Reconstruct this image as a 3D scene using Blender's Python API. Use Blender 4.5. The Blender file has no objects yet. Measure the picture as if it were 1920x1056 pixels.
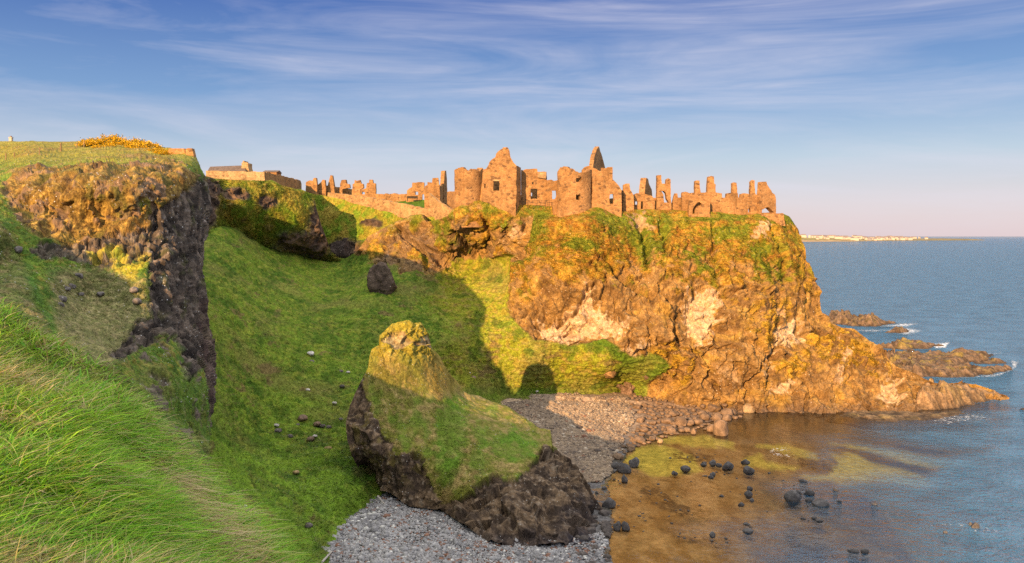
import bpy, math, random
import numpy as np
from mathutils import Vector
from mathutils.geometry import tessellate_polygon

random.seed(7)
RNG = np.random.default_rng(11)
SC = bpy.context.scene
COL = SC.collection

# ------------------------------------------------------------------ camera model
F, CX, HY, HC = 1507.0, 960.0, 443.0, 32.0     # focal length / horizon row in reference pixels, eye height (m)
SUN_AZ, SUN_EL = math.radians(24), math.radians(15)
LIGHT = np.array([math.sin(SUN_AZ)*math.cos(SUN_EL), math.cos(SUN_AZ)*math.cos(SUN_EL), -math.sin(SUN_EL)])


def P(px, py, D):
    px, py, D = np.asarray(px, float), np.asarray(py, float), np.asarray(D, float)
    return np.stack(np.broadcast_arrays((px-CX)/F*D, D, HC+(HY-py)/F*D), -1)


def DZ(py, z):            # depth of a point of height z seen on row py
    return (HC-z)*F/(py-HY)


# ------------------------------------------------------------------ noise
_perm = RNG.permutation(4096).astype(np.int64)
_grad = RNG.normal(size=(4096, 3))
_grad /= np.linalg.norm(_grad, axis=1)[:, None]


def _h(i, j, k):
    return _perm[(_perm[(_perm[i & 4095]+j) & 4095]+k) & 4095]


def noise(p, f=1.0, seed=0):
    q = np.asarray(p, float).reshape(-1, 3)*f+seed*17.31
    i = np.floor(q).astype(np.int64)
    t = q-i
    w = t*t*t*(t*(t*6-15)+10)
    r = np.zeros(len(q))
    for a in (0, 1):
        wa = w[:, 0] if a else 1-w[:, 0]
        for b in (0, 1):
            wb = w[:, 1] if b else 1-w[:, 1]
            for c in (0, 1):
                wc = w[:, 2] if c else 1-w[:, 2]
                g = _grad[_h(i[:, 0]+a, i[:, 1]+b, i[:, 2]+c)]
                r += wa*wb*wc*((t[:, 0]-a)*g[:, 0]+(t[:, 1]-b)*g[:, 1]+(t[:, 2]-c)*g[:, 2])
    return (r*1.6).reshape(np.asarray(p).shape[:-1])


def fbm(p, f=1.0, o=4, gain=0.5, seed=0, ridged=False):
    s, a, n = 0, 1.0, 0
    for k in range(o):
        v = noise(p, f*2.03**k, seed+k*3)
        if ridged:
            v = 0.5-np.abs(v)*1.4
        s = s+a*v
        n += a
        a *= gain
    return s/n


def cells(p, f=1.0, seed=0):
    """nearest and second nearest jittered cell: distances, random value and offset vector"""
    q = np.asarray(p, float).reshape(-1, 3)*f+seed*9.7
    i = np.floor(q).astype(np.int64)
    d1 = np.full(len(q), 9.); d2 = d1.copy(); idb = np.zeros(len(q), np.int64); vec = np.zeros_like(q)
    for a in (-1, 0, 1):
        for b in (-1, 0, 1):
            for c in (-1, 0, 1):
                ci = i+np.array([a, b, c])
                h = _h(ci[:, 0], ci[:, 1], ci[:, 2])
                fp = ci+0.5+_grad[h]*0.45
                dv = q-fp
                d = np.einsum('ij,ij->i', dv, dv)
                m = d < d1
                d2 = np.where(m, d1, np.minimum(d2, d))
                idb = np.where(m, h, idb)
                vec[m] = dv[m]
                d1 = np.where(m, d, d1)
    sh = np.asarray(p).shape[:-1]
    g2 = _grad[(idb*7+13) & 4095]
    tilt = np.einsum('ij,ij->i', vec, g2)
    return np.sqrt(d1).reshape(sh), np.sqrt(d2).reshape(sh), (idb/4096.).reshape(sh), tilt.reshape(sh)


def sstep(a, b, x):
    t = np.clip((x-a)/(b-a), 0, 1)
    return t*t*(3-2*t)


def mixc(c0, c1, m):
    c0, c1 = np.asarray(c0, float), np.asarray(c1, float)
    m = np.asarray(m)[..., None]
    return c0*(1-m)+c1*m


def polysd(px, py, poly):
    """signed distance in reference pixels, positive inside"""
    px, py = np.asarray(px, float), np.asarray(py, float)
    d = np.full(px.shape, 1e9)
    ins = np.zeros(px.shape, bool)
    n = len(poly)
    for k in range(n):
        x0, y0 = poly[k]; x1, y1 = poly[(k+1) % n]
        ex, ey = x1-x0, y1-y0
        t = np.clip(((px-x0)*ex+(py-y0)*ey)/(ex*ex+ey*ey+1e-9), 0, 1)
        d = np.minimum(d, (px-x0-t*ex)**2+(py-y0-t*ey)**2)
        if y0 != y1:
            c = ((y0 > py) != (y1 > py)) & (px < (x1-x0)*(py-y0)/(y1-y0)+x0)
            ins ^= c
    d = np.sqrt(d)
    return np.where(ins, d, -d)


def pmask(px, py, poly, soft=6, rag=None):
    s = polysd(px, py, poly)
    if rag is not None:
        s = s+rag
    return sstep(-soft, soft, s)


def blob(px, py, x, y, rx, ry, rag=None, soft=.35):
    r = np.sqrt(((px-x)/rx)**2+((py-y)/ry)**2)
    if rag is not None:
        r = r+rag
    return 1-sstep(1-soft, 1+soft, r)


# ------------------------------------------------------------------ surfaces
class TPS:
    """smooth interpolation of 1/depth over reference pixels (planes in the world stay planes)"""
    def __init__(s, pts, lam=1e-4):
        a = np.array(pts, float)
        s.c = a[:, :2]/200.
        n = len(a)
        K = s.k(s.c, s.c)+lam*np.eye(n)
        Q = np.c_[np.ones(n), s.c]
        A = np.block([[K, Q], [Q.T, np.zeros((3, 3))]])
        s.w = np.linalg.solve(A, np.r_[1000./a[:, 2], 0, 0, 0])

    @staticmethod
    def k(a, b):
        r2 = ((a[:, None]-b[None])**2).sum(-1)
        return .5*r2*np.log(r2+1e-9)

    def __call__(s, px, py):
        px, py = np.broadcast_arrays(np.asarray(px, float), np.asarray(py, float))
        q = np.stack([px.ravel(), py.ravel()], -1)/200.
        out = np.empty(len(q))
        for i in range(0, len(q), 40000):
            qq = q[i:i+40000]
            out[i:i+40000] = s.k(qq, s.c)@s.w[:-3]+np.c_[np.ones(len(qq)), qq]@s.w[-3:]
        return (1000./out).reshape(px.shape)


def poly_at(poly, n, mode='len'):
    a = np.array(poly, float)
    if mode == 'x':
        t = (a[:, 0]-a[0, 0])/(a[-1, 0]-a[0, 0])
    else:
        t = np.r_[0, np.cumsum(np.hypot(*np.diff(a, axis=0).T))]
        t /= t[-1]
    u = np.linspace(0, 1, n)
    return np.stack([np.interp(u, t, a[:, 0]), np.interp(u, t, a[:, 1])], -1)


def coons(top, right, bottom, left, nu, nv, mode='len'):
    T, B = poly_at(top, nu, mode), poly_at(bottom, nu, mode)
    L, R = poly_at(left, nv), poly_at(right, nv)
    u = np.linspace(0, 1, nu)[None, :, None]; v = np.linspace(0, 1, nv)[:, None, None]
    S = (1-v)*T[None]+v*B[None]+(1-u)*L[:, None]+u*R[:, None]
    S -= (1-u)*(1-v)*T[0]+u*(1-v)*T[-1]+(1-u)*v*B[0]+u*v*B[-1]
    return S[..., 0], S[..., 1]


def normals(V):
    du = np.gradient(V, axis=1); dv = np.gradient(V, axis=0)
    n = np.cross(dv, du)
    n /= np.linalg.norm(n, axis=-1, keepdims=True)+1e-12
    s = np.sign(np.einsum('ijk,ijk->ij', n, np.array([0, 0, HC])-V))
    return n*np.where(s == 0, 1, s)[..., None]


def smooth2(A, k):
    for _ in range(k):
        A = A.copy()
        A[1:-1] = (A[:-2]+2*A[1:-1]+A[2:])/4
        A[:, 1:-1] = (A[:, :-2]+2*A[:, 1:-1]+A[:, 2:])/4
    return A


def grid_faces(nv, nu, flip=False):
    i = np.arange(nv*nu).reshape(nv, nu)
    q = np.stack([i[:-1, :-1], i[1:, :-1], i[1:, 1:], i[:-1, 1:]], -1).reshape(-1, 4)
    return q[:, ::-1] if flip else q


def back_rows(V, C, edge, steps):
    """continue a sheet behind its edge; steps = list of (dx,dy,dz)"""
    if edge == 'top':
        E, c = V[0], C[0]
        R = np.stack([E+np.array(s)+fbm(E+np.array(s), .2, 3, seed=5)[:, None]*np.array([0, .3, .6]) for s in steps[::-1]], 0)
        return np.concatenate([R, V], 0), np.concatenate([np.repeat(c[None], len(steps), 0), C], 0)
    if edge == 'right':
        E, c = V[:, -1], C[:, -1]
        R = np.stack([E+np.array(s)+fbm(E+np.array(s), .2, 3, seed=5)[:, None]*np.array([.3, .3, .2]) for s in steps], 1)
        return np.concatenate([V, R], 1), np.concatenate([C, np.repeat(c[:, None], len(steps), 1)], 1)


# ------------------------------------------------------------------ objects
def tag(o, label=None, cat=None, group=None, kind=None):
    if label: o['label'] = label
    if cat: o['category'] = cat
    if group: o['group'] = group
    if kind: o['kind'] = kind
    return o


def mesh(name, V, Fq, mat, col=None, smooth=True, mats=None, matidx=None):
    me = bpy.data.meshes.new(name)
    V = np.ascontiguousarray(np.asarray(V, np.float32).reshape(-1, 3))
    if isinstance(Fq, np.ndarray) and Fq.ndim == 2:
        nf, k = Fq.shape
        me.vertices.add(len(V)); me.vertices.foreach_set('co', V.ravel())
        me.loops.add(nf*k); me.loops.foreach_set('vertex_index', np.ascontiguousarray(Fq, np.int32).ravel())
        me.polygons.add(nf)
        me.polygons.foreach_set('loop_start', np.arange(0, nf*k, k, dtype=np.int32))
        me.polygons.foreach_set('loop_total', np.full(nf, k, np.int32))
    else:
        me.from_pydata(V.tolist(), [], [list(map(int, f)) for f in Fq])
        nf = len(Fq)
    me.update(calc_edges=True)
    me.polygons.foreach_set('use_smooth', np.full(len(me.polygons), bool(smooth)))
    for m in (mats or [mat]):
        me.materials.append(m)
    if matidx is not None:
        me.polygons.foreach_set('material_index', np.asarray(matidx, np.int32))
    if col is not None:
        c = np.ones((len(V), 4), np.float32)
        c[:, :3] = np.clip(np.asarray(col, np.float32).reshape(-1, 3), 0, 1)
        at = me.color_attributes.new('Col', 'FLOAT_COLOR', 'POINT')
        at.data.foreach_set('color', c.ravel())
    return me


def link(name, me, parent=None, loc=None):
    o = bpy.data.objects.new(name, me)
    COL.objects.link(o)
    if parent: o.parent = parent
    if loc is not None: o.location = loc
    return o


def empty(name, loc, label, cat, group=None):
    o = bpy.data.objects.new(name, None)
    COL.objects.link(o)
    o.location = loc
    o.empty_display_size = .3
    return tag(o, label, cat, group)


def split_sheet(V, C, face_pick, flip=False):
    """sub mesh of a grid: faces where face_pick (nv-1,nu-1) is True"""
    nv, nu = V.shape[:2]
    q = grid_faces(nv, nu, flip)[face_pick.ravel()]
    used = np.unique(q)
    rm = np.zeros(nv*nu, np.int64); rm[used] = np.arange(len(used))
    return V.reshape(-1, 3)[used], rm[q], C.reshape(-1, 3)[used]


# ------------------------------------------------------------------ materials
def new_mat(name):
    m = bpy.data.materials.new(name)
    m.use_nodes = True
    nt = m.node_tree
    nt.nodes.clear()
    return m, nt, nt.nodes, nt.links


def nd(N, t, **k):
    n = N.new(t)
    for a, b in k.items():
        setattr(n, a, b)
    return n


def noise_node(N, L, co, scale, detail=3, rough=.55, dist=0.0):
    n = nd(N, 'ShaderNodeTexNoise')
    n.inputs['Scale'].default_value = scale
    n.inputs['Detail'].default_value = detail
    n.inputs['Roughness'].default_value = rough
    n.inputs['Distortion'].default_value = dist
    L.new(co, n.inputs['Vector'])
    return n.outputs['Fac']


def maprange(N, L, v, a, b, c, d):
    n = nd(N, 'ShaderNodeMapRange')
    L.new(v, n.inputs[0])
    for i, x in enumerate((a, b, c, d)):
        n.inputs[i+1].default_value = x
    return n.outputs[0]


def mathn(N, L, op, a, b=None):
    n = nd(N, 'ShaderNodeMath', operation=op)
    for i, x in enumerate((a, b)):
        if x is None: continue
        if isinstance(x, (int, float)): n.inputs[i].default_value = x
        else: L.new(x, n.inputs[i])
    return n.outputs[0]


def mixn(N, L, fac, a, b, blend='MIX'):
    n = nd(N, 'ShaderNodeMix', data_type='RGBA', blend_type=blend)
    for s, x in ((0, fac), (6, a), (7, b)):
        if isinstance(x, (int, float)): n.inputs[s].default_value = x
        elif isinstance(x, (tuple, list)): n.inputs[s].default_value = (*x, 1)
        else: L.new(x, n.inputs[s])
    return n.outputs[2]


def mat_attr(name, s1, s2, amp=.45, bump=.5, bdist=.12, rough=.95, spec=.15, stretch=None, speck=None):
    """albedo from the mesh's own colours, broken up by fine noise, with bump"""
    m, nt, N, L = new_mat(name)
    geo = nd(N, 'ShaderNodeNewGeometry')
    co = geo.outputs['Position']
    if stretch:
        mp = nd(N, 'ShaderNodeMapping'); mp.inputs['Scale'].default_value = stretch
        L.new(co, mp.inputs['Vector']); co = mp.outputs[0]
    at = nd(N, 'ShaderNodeAttribute', attribute_name='Col')
    n1 = noise_node(N, L, co, s1, 4, .6)
    n2 = noise_node(N, L, co, s2, 3, .6)
    f = mathn(N, L, 'MULTIPLY', maprange(N, L, n1, .25, .75, 1-amp, 1+amp), maprange(N, L, n2, .25, .75, 1-amp, 1+amp))
    cm = nd(N, 'ShaderNodeCombineColor')
    for i in range(3): L.new(f, cm.inputs[i])
    c = mixn(N, L, 1.0, at.outputs['Color'], cm.outputs[0], 'MULTIPLY')
    if speck:
        vo = nd(N, 'ShaderNodeTexVoronoi'); vo.inputs['Scale'].default_value = speck[0]
        L.new(geo.outputs['Position'], vo.inputs['Vector'])
        k = mathn(N, L, 'MULTIPLY', maprange(N, L, vo.outputs['Distance'], speck[1], speck[1]*.6, 0, 1),
                  maprange(N, L, noise_node(N, L, geo.outputs['Position'], .35, 3), .48, .62, 0, 1))
        c = mixn(N, L, k, c, speck[2])
    b = nd(N, 'ShaderNodeBsdfPrincipled')
    L.new(c, b.inputs['Base Color'])
    b.inputs['Roughness'].default_value = rough
    b.inputs['Specular IOR Level'].default_value = spec
    h = mathn(N, L, 'ADD', n1, mathn(N, L, 'MULTIPLY', n2, .5))
    bp = nd(N, 'ShaderNodeBump')
    bp.inputs['Strength'].default_value = bump
    bp.inputs['Distance'].default_value = bdist
    L.new(h, bp.inputs['Height'])
    L.new(bp.outputs[0], b.inputs['Normal'])
    o = nd(N, 'ShaderNodeOutputMaterial')
    L.new(b.outputs[0], o.inputs[0])
    return m


def mat_plain(name, c, rough=.8, var=.25, scale=3.0, spec=.2, c2=None, bump=.3, bdist=.05):
    m, nt, N, L = new_mat(name)
    geo = nd(N, 'ShaderNodeTexCoord')
    co = geo.outputs['Object']
    n1 = noise_node(N, L, co, scale, 5, .6)
    c2 = c2 or tuple(x*(1-var*1.6) for x in c)
    k = mixn(N, L, maprange(N, L, n1, .35, .65, 0, 1), c, c2)
    b = nd(N, 'ShaderNodeBsdfPrincipled')
    L.new(k, b.inputs['Base Color'])
    b.inputs['Roughness'].default_value = rough
    b.inputs['Specular IOR Level'].default_value = spec
    bp = nd(N, 'ShaderNodeBump'); bp.inputs['Strength'].default_value = bump; bp.inputs['Distance'].default_value = bdist
    L.new(n1, bp.inputs['Height']); L.new(bp.outputs[0], b.inputs['Normal'])
    o = nd(N, 'ShaderNodeOutputMaterial'); L.new(b.outputs[0], o.inputs[0])
    return m


def mat_masonry(name, c1, c2, c3, scale=1.6, mortar=(.5, .4, .28)):
    """rubble stonework: cells of stone, paler mortar, stains, moss on nothing"""
    m, nt, N, L = new_mat(name)
    tc = nd(N, 'ShaderNodeNewGeometry')
    mp = nd(N, 'ShaderNodeMapping'); mp.inputs['Scale'].default_value = (1, 1, 1.55)
    L.new(tc.outputs['Position'], mp.inputs['Vector'])
    w = nd(N, 'ShaderNodeMix', data_type='RGBA', blend_type='LINEAR_LIGHT')
    nz = nd(N, 'ShaderNodeTexNoise'); nz.inputs['Scale'].default_value = 2.5; L.new(mp.outputs[0], nz.inputs['Vector'])
    w.inputs[0].default_value = .12
    L.new(mp.outputs[0], w.inputs[6]); L.new(nz.outputs['Color'], w.inputs[7])
    vo = nd(N, 'ShaderNodeTexVoronoi'); vo.inputs['Scale'].default_value = scale; L.new(w.outputs[2], vo.inputs['Vector'])
    ve = nd(N, 'ShaderNodeTexVoronoi', feature='DISTANCE_TO_EDGE'); ve.inputs['Scale'].default_value = scale; L.new(w.outputs[2], ve.inputs['Vector'])
    sp = nd(N, 'ShaderNodeSeparateColor'); L.new(vo.outputs['Color'], sp.inputs[0])
    big = noise_node(N, L, tc.outputs['Position'], .32, 4, .6)
    fine = noise_node(N, L, tc.outputs['Position'], 5.0, 3, .6)
    c = mixn(N, L, sp.outputs[0], c1, c2)
    c = mixn(N, L, maprange(N, L, sp.outputs[1], .78, .95, 0, .9), c, c3)
    c = mixn(N, L, maprange(N, L, ve.outputs['Distance'], .07, .02, 0, .55), c, mortar)
    f = mathn(N, L, 'MULTIPLY', maprange(N, L, big, .3, .7, .72, 1.25), maprange(N, L, fine, .25, .75, .66, 1.34))
    cm = nd(N, 'ShaderNodeCombineColor')
    for i in range(3): L.new(f, cm.inputs[i])
    c = mixn(N, L, 1.0, c, cm.outputs[0], 'MULTIPLY')
    st = nd(N, 'ShaderNodeMapping'); st.inputs['Scale'].default_value = (1.1, 1.1, .16); L.new(tc.outputs['Position'], st.inputs['Vector'])
    streak = noise_node(N, L, st.outputs[0], 1.0, 4, .6)
    c = mixn(N, L, maprange(N, L, streak, .56, .72, 0, .5), c, tuple(x*.45 for x in c1))
    vh = nd(N, 'ShaderNodeTexVoronoi'); vh.inputs['Scale'].default_value = .75; L.new(mp.outputs[0], vh.inputs['Vector'])
    hole = mathn(N, L, 'MULTIPLY', maprange(N, L, vh.outputs['Distance'], .17, .11, 0, .85), maprange(N, L, fine, .5, .6, 0, 1))
    c = mixn(N, L, hole, c, (.05, .03, .02))
    b = nd(N, 'ShaderNodeBsdfPrincipled')
    L.new(c, b.inputs['Base Color']); b.inputs['Roughness'].default_value = .95; b.inputs['Specular IOR Level'].default_value = .1
    h = mathn(N, L, 'ADD', maprange(N, L, ve.outputs['Distance'], 0, .16, 0, 1), mathn(N, L, 'MULTIPLY', fine, .8))
    h = mathn(N, L, 'ADD', h, mathn(N, L, 'MULTIPLY', sp.outputs[2], .7))
    bp = nd(N, 'ShaderNodeBump'); bp.inputs['Strength'].default_value = .45; bp.inputs['Distance'].default_value = .08
    L.new(h, bp.inputs['Height']); L.new(bp.outputs[0], b.inputs['Normal'])
    o = nd(N, 'ShaderNodeOutputMaterial'); L.new(b.outputs[0], o.inputs[0])
    return m


M = {}
M['grass'] = mat_attr('grass_turf', 1.6, 5.5, .5, .6, .25, 1.0, .05)
M['cliff'] = mat_attr('cliff_rock', 1.1, 4.2, .5, .85, .3, .95, .12, speck=(1.9, .16, (.62, .55, .45)))
M['basalt'] = mat_attr('dark_basalt', 1.3, 5.5, .5, .9, .25, .9, .25, stretch=(1, 1, .35), speck=(2.4, .17, (.6, .58, .55)))
M['stack'] = mat_attr('stack_rock', 1.5, 6.0, .38, .45, .15, .95, .15, stretch=(1, 1, .45), speck=(2.6, .15, (.6, .57, .52)))
M['pebble'] = mat_attr('pebbles', 3.0, 9.0, .35, .5, .06, .85, .2)
M['beach'] = mat_attr('shingle', 2.0, 6.0, .45, .9, .12, .9, .15)
M['seabed'] = mat_attr('seabed_sand', .7, 2.2, .3, .2, .05, .95, .1)
M['boulder'] = mat_attr('boulder_rock', 1.2, 5.0, .4, .7, .1, .8, .25)
M['skerry'] = mat_attr('skerry_rock', .8, 3.0, .5, .9, .35, .85, .25)
M['far'] = mat_attr('far_land', .01, .05, .2, 0, .1, 1, .05)
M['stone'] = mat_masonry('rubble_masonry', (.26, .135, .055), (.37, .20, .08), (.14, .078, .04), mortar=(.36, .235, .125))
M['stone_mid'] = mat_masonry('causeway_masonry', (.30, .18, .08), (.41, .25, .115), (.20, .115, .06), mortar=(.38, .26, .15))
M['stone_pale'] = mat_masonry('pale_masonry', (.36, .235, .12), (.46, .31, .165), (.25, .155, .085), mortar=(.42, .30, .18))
M['roof'] = mat_plain('slate_roof', (.17, .12, .09), .7, .3, 2.0)
M['white'] = mat_plain('white_render', (.46, .41, .36), .8, .05, .3, bump=0)
M['darkroof'] = mat_plain('dark_roof', (.22, .18, .17), .8, .2, .3, bump=0)
M['wood'] = mat_plain('weathered_wood', (.32, .22, .12), .9, .3, 6.0)
M['darkwood'] = mat_plain('dark_wood', (.05, .04, .03), .8, .3, 6.0)
M['iron'] = mat_plain('iron_rail', (.06, .05, .045), .6, .2, 6.0)


def mat_blade():
    m, nt, N, L = new_mat('grass_blades')
    at = nd(N, 'ShaderNodeAttribute', attribute_name='Col')
    d = nd(N, 'ShaderNodeBsdfDiffuse'); t = nd(N, 'ShaderNodeBsdfTranslucent')
    L.new(at.outputs['Color'], d.inputs['Color']); L.new(at.outputs['Color'], t.inputs['Color'])
    g = nd(N, 'ShaderNodeBsdfGlossy'); g.inputs['Roughness'].default_value = .45
    g.inputs['Color'].default_value = (.9, .95, .8, 1)
    x = nd(N, 'ShaderNodeMixShader'); x.inputs[0].default_value = .35
    L.new(d.outputs[0], x.inputs[1]); L.new(t.outputs[0], x.inputs[2])
    y = nd(N, 'ShaderNodeMixShader'); y.inputs[0].default_value = .03
    L.new(x.outputs[0], y.inputs[1]); L.new(g.outputs[0], y.inputs[2])
    o = nd(N, 'ShaderNodeOutputMaterial'); L.new(y.outputs[0], o.inputs[0])
    return m


M['blade'] = mat_blade()

# palette (real-world albedo)
G_DEEP, G_MID, G_LITE = (.062, .125, .013), (.130, .205, .020), (.215, .245, .030)
STRAW, OCHRE, RUST = (.30, .21, .075), (.44, .245, .030), (.36, .165, .024)
R_DARK, R_MID, R_LITE, R_PALE = (.045, .030, .020), (.145, .082, .032), (.26, .155, .058), (.50, .37, .23)


SHEET = {}
# ================================================================== MAIN SHEET: valley + castle headland
MAIN = TPS([
    # valley floor
    (330, 430, 160), (380, 440, 152), (430, 420, 166), (500, 455, 176), (560, 475, 182), (600, 486, 186), (645, 488, 186),
    (400, 560, 125), (400, 700, 100), (400, 860, 78), (480, 1000, 67), (330, 860, 62), (300, 1000, 50), (400, 1080, 56),
    (550, 560, 150), (550, 700, 120), (540, 860, 96), (640, 920, DZ(920, 3.6)), (600, 960, DZ(960, 2.9)), (608, 1056, DZ(1056, 2.0)),
    (560, 1010, DZ(1010, 3.4)), (700, 960, DZ(960, .6)), (660, 1030, DZ(1030, .4)),
    (700, 700, 128), (700, 560, 152), (690, 860, DZ(860, 4.6)), (770, 880, DZ(880, 2.6)),
    (800, 600, 150), (800, 740, 133), (850, 640, 146), (890, 500, 172), (900, 560, 161), (900, 600, 155), (890, 690, 146),
    (940, 752, DZ(752, 2.4)), (1000, 748, DZ(748, 2.2)), (1090, 735, DZ(735, 2.6)), (1160, 725, DZ(725, 3.)), (1000, 690, 147),
    (960, 800, DZ(800, .5)), (1100, 775, DZ(775, .6)), (1130, 690, 147),
    # mound on the castle side of the saddle
    (680, 468, 180), (700, 440, 180), (760, 410, 179), (792, 403, 177), (800, 432, 175), (740, 490, 172), (800, 512, 167), (850, 485, 171),
    # castle base line
    (815, 428, 171), (838, 414, 164), (846, 440, 164), (852, 394, 163), (880, 387, 162.8), (905, 379, 163), (928, 396, 162.6), (955, 412, 162.3), (970, 400, 164), (1000, 386, 167.5),
    (1035, 386, 167.5), (1040, 416, 161), (1075, 410, 159.2), (1105, 397, 160.5), (1130, 393, 161.7), (1165, 415, 161.5), (1190, 396, 165),
    (1260, 397, 167), (1305, 408, 165), (1345, 404, 165.5), (1400, 408, 166.5), (1455, 404, 168), (1495, 430, 171),
    # cliff
    (900, 440, 165), (960, 480, 164), (965, 560, 155), (1000, 600, 150.5), (1060, 643, 148.5), (1060, 580, 150.5), (1060, 520, 153), (1060, 460, 157),
    (1130, 640, 147), (1190, 668, 146), (1190, 560, 151), (1190, 470, 158), (1300, 680, 146.5), (1300, 550, 152), (1300, 470, 159),
    (1270, 760, DZ(760, 1.)), (1400, 770, DZ(770, .2)), (1400, 700, 147.5), (1400, 620, 150), (1400, 550, 154), (1400, 470, 160), (1480, 470, 165), (1500, 540, 163),
    (1540, 580, 165), (1550, 630, 161), (1480, 640, 153), (1620, 650, 158), (1600, 720, 151.5), (1700, 700, 155), (1700, 768, DZ(768, .2)), (1550, 772, DZ(772, .2)),
    (1780, 740, 157), (1885, 745, DZ(745, .2)),
], 2e-4)
MTOP = [(330, 432), (400, 412), (430, 416), (500, 442), (560, 470), (600, 484), (645, 487), (672, 470), (690, 443), (720, 427), (760, 409), (790, 402), (799, 416),
        (815, 414), (838, 405), (851, 391), (880, 380), (903, 375), (915, 378), (935, 392), (962, 388), (975, 384), (1040, 384), (1046, 396), (1085, 398), (1110, 390), (1122, 388),
        (1150, 402), (1168, 398), (1190, 393), (1232, 394), (1290, 396), (1330, 397), (1345, 399), (1400, 404), (1430, 402), (1470, 402), (1480, 406), (1497, 432),
        (1504, 470), (1512, 495), (1532, 540), (1542, 588), (1556, 604), (1578, 614), (1602, 616), (1622, 632), (1648, 656), (1680, 686), (1716, 700), (1748, 716), (1770, 722),
        (1800, 716), (1830, 720), (1862, 732), (1890, 742)]
MBOT = [(330, 1010), (420, 1100), (520, 1100), (600, 1090), (640, 1050), (700, 970), (770, 920), (850, 850), (920, 805), (960, 792), (1050, 785), (1150, 790), (1230, 800),
        (1300, 795), (1400, 785), (1550, 784), (1700, 781), (1800, 770), (1890, 755)]
HEAD_POLY = [(668, 380), (668, 474), (692, 490), (735, 502), (760, 512), (800, 520), (828, 505), (850, 490), (910, 482), (968, 482), (957, 540), (957, 590), (1000, 634), (1070, 649),
             (1130, 634), (1190, 670), (1225, 664), (1262, 690), (1215, 722), (1215, 830), (1950, 830), (1950, 200), (668, 200)]
PALE = [([(995, 612), (1008, 596), (1050, 599), (1072, 578), (1092, 552), (1108, 546), (1116, 572), (1150, 594), (1182, 606), (1166, 636), (1140, 628), (1100, 634), (1060, 646), (1012, 634)], 1.),
        ([(1286, 560), (1300, 545), (1345, 546), (1352, 575), (1345, 610), (1322, 646), (1305, 640), (1285, 610)], .95),
        ([(1165, 655), (1200, 640), (1218, 646), (1200, 668), (1180, 668)], .9),
        ([(1452, 610), (1496, 592), (1522, 630), (1490, 645), (1462, 640)], 1.), ([(1448, 570), (1475, 580), (1466, 592), (1445, 585)], .8),
        ([(1430, 690), (1450, 650), (1462, 645), (1452, 690), (1432, 715)], .7), ([(1446, 735), (1470, 708), (1488, 715), (1486, 738)], .85),
        ([(1562, 725), (1582, 662), (1592, 668), (1578, 705), (1568, 730)], .85), ([(1650, 740), (1664, 705), (1690, 720), (1692, 756), (1660, 758)], .75),
        ([(1285, 420), (1300, 412), (1306, 450), (1290, 450)], 0), ([(1415, 430), (1442, 420), (1432, 452), (1410, 452)], .7), ([(955, 420), (975, 425), (985, 440), (958, 445)], .6),
        ([(1180, 400), (1220, 402), (1222, 430), (1190, 432)], .35), ([(1340, 690), (1372, 680), (1380, 716), (1350, 716)], .35)]
GREENP = [(1195, 432, 30, 28), (1215, 470, 26, 34), (1440, 512, 34, 22), (1420, 475, 26, 14), (1300, 480, 24, 14), (1150, 420, 40, 22), (1010, 425, 22, 40), (985, 470, 16, 30), (1130, 398, 26, 14),
          (1090, 468, 30, 14), (1350, 410, 60, 10), (1460, 412, 40, 10), (1245, 425, 14, 26), (915, 388, 16, 14), (955, 425, 30, 12), (1205, 540, 50, 8), (1365, 440, 50, 12), (870, 470, 30, 16), (1240, 545, 40, 8),
          (1310, 505, 30, 12), (825, 430, 16, 22)]


CREASE = [(7, 1.6, [(1112, 540), (1085, 570), (1072, 592), (1045, 602)]), (9, 1.5, [(1128, 488), (1150, 512), (1185, 545), (1215, 558), (1275, 575)]), (5, .9, [(1062, 632), (1076, 612), (1104, 600)]), (8, 1.7, [(1438, 722), (1452, 682), (1468, 640)]),
          (6, 1.2, [(1568, 724), (1590, 662)]), (13, 2.0, [(1214, 500), (1203, 445), (1192, 398)]), (7, 1.4, [(1275, 645), (1262, 600), (1277, 560)]), (6, 1.2, [(985, 592), (1000, 574), (1004, 604)]), (9, 1.3, [(1246, 480), (1240, 415)]), (8, 1.6, [(842, 438), (880, 470), (902, 492)]),
          (8, 1.5, [(800, 465), (835, 500)]), (9, 1.8, [(748, 430), (790, 470), (800, 505)]), (7, 1.4, [(1345, 556), (1400, 543), (1445, 560), (1470, 590)]), (7, 1.4, [(1392, 765), (1400, 720), (1428, 688)]), (8, 1.5, [(1498, 596), (1530, 640), (1556, 662)]), (6, 1.3, [(900, 405), (915, 440), (905, 470)]),
          (7, 1.3, [(950, 440), (985, 470), (992, 520)]), (6, 1.2, [(1160, 590), (1185, 620), (1178, 650)]), (6, 1.1, [(1330, 700), (1345, 740), (1340, 765)]), (7, 1.3, [(1680, 700), (1690, 735), (1684, 765)]), (6, 1.1, [(1230, 640), (1300, 660), (1370, 650)]), (6, 1.2, [(1500, 700), (1515, 735), (1510, 765)]), (8, 1.4, [(1330, 420), (1345, 470), (1335, 520)]), (8, 1.3, [(1440, 430), (1462, 480), (1470, 530)])]


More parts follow.
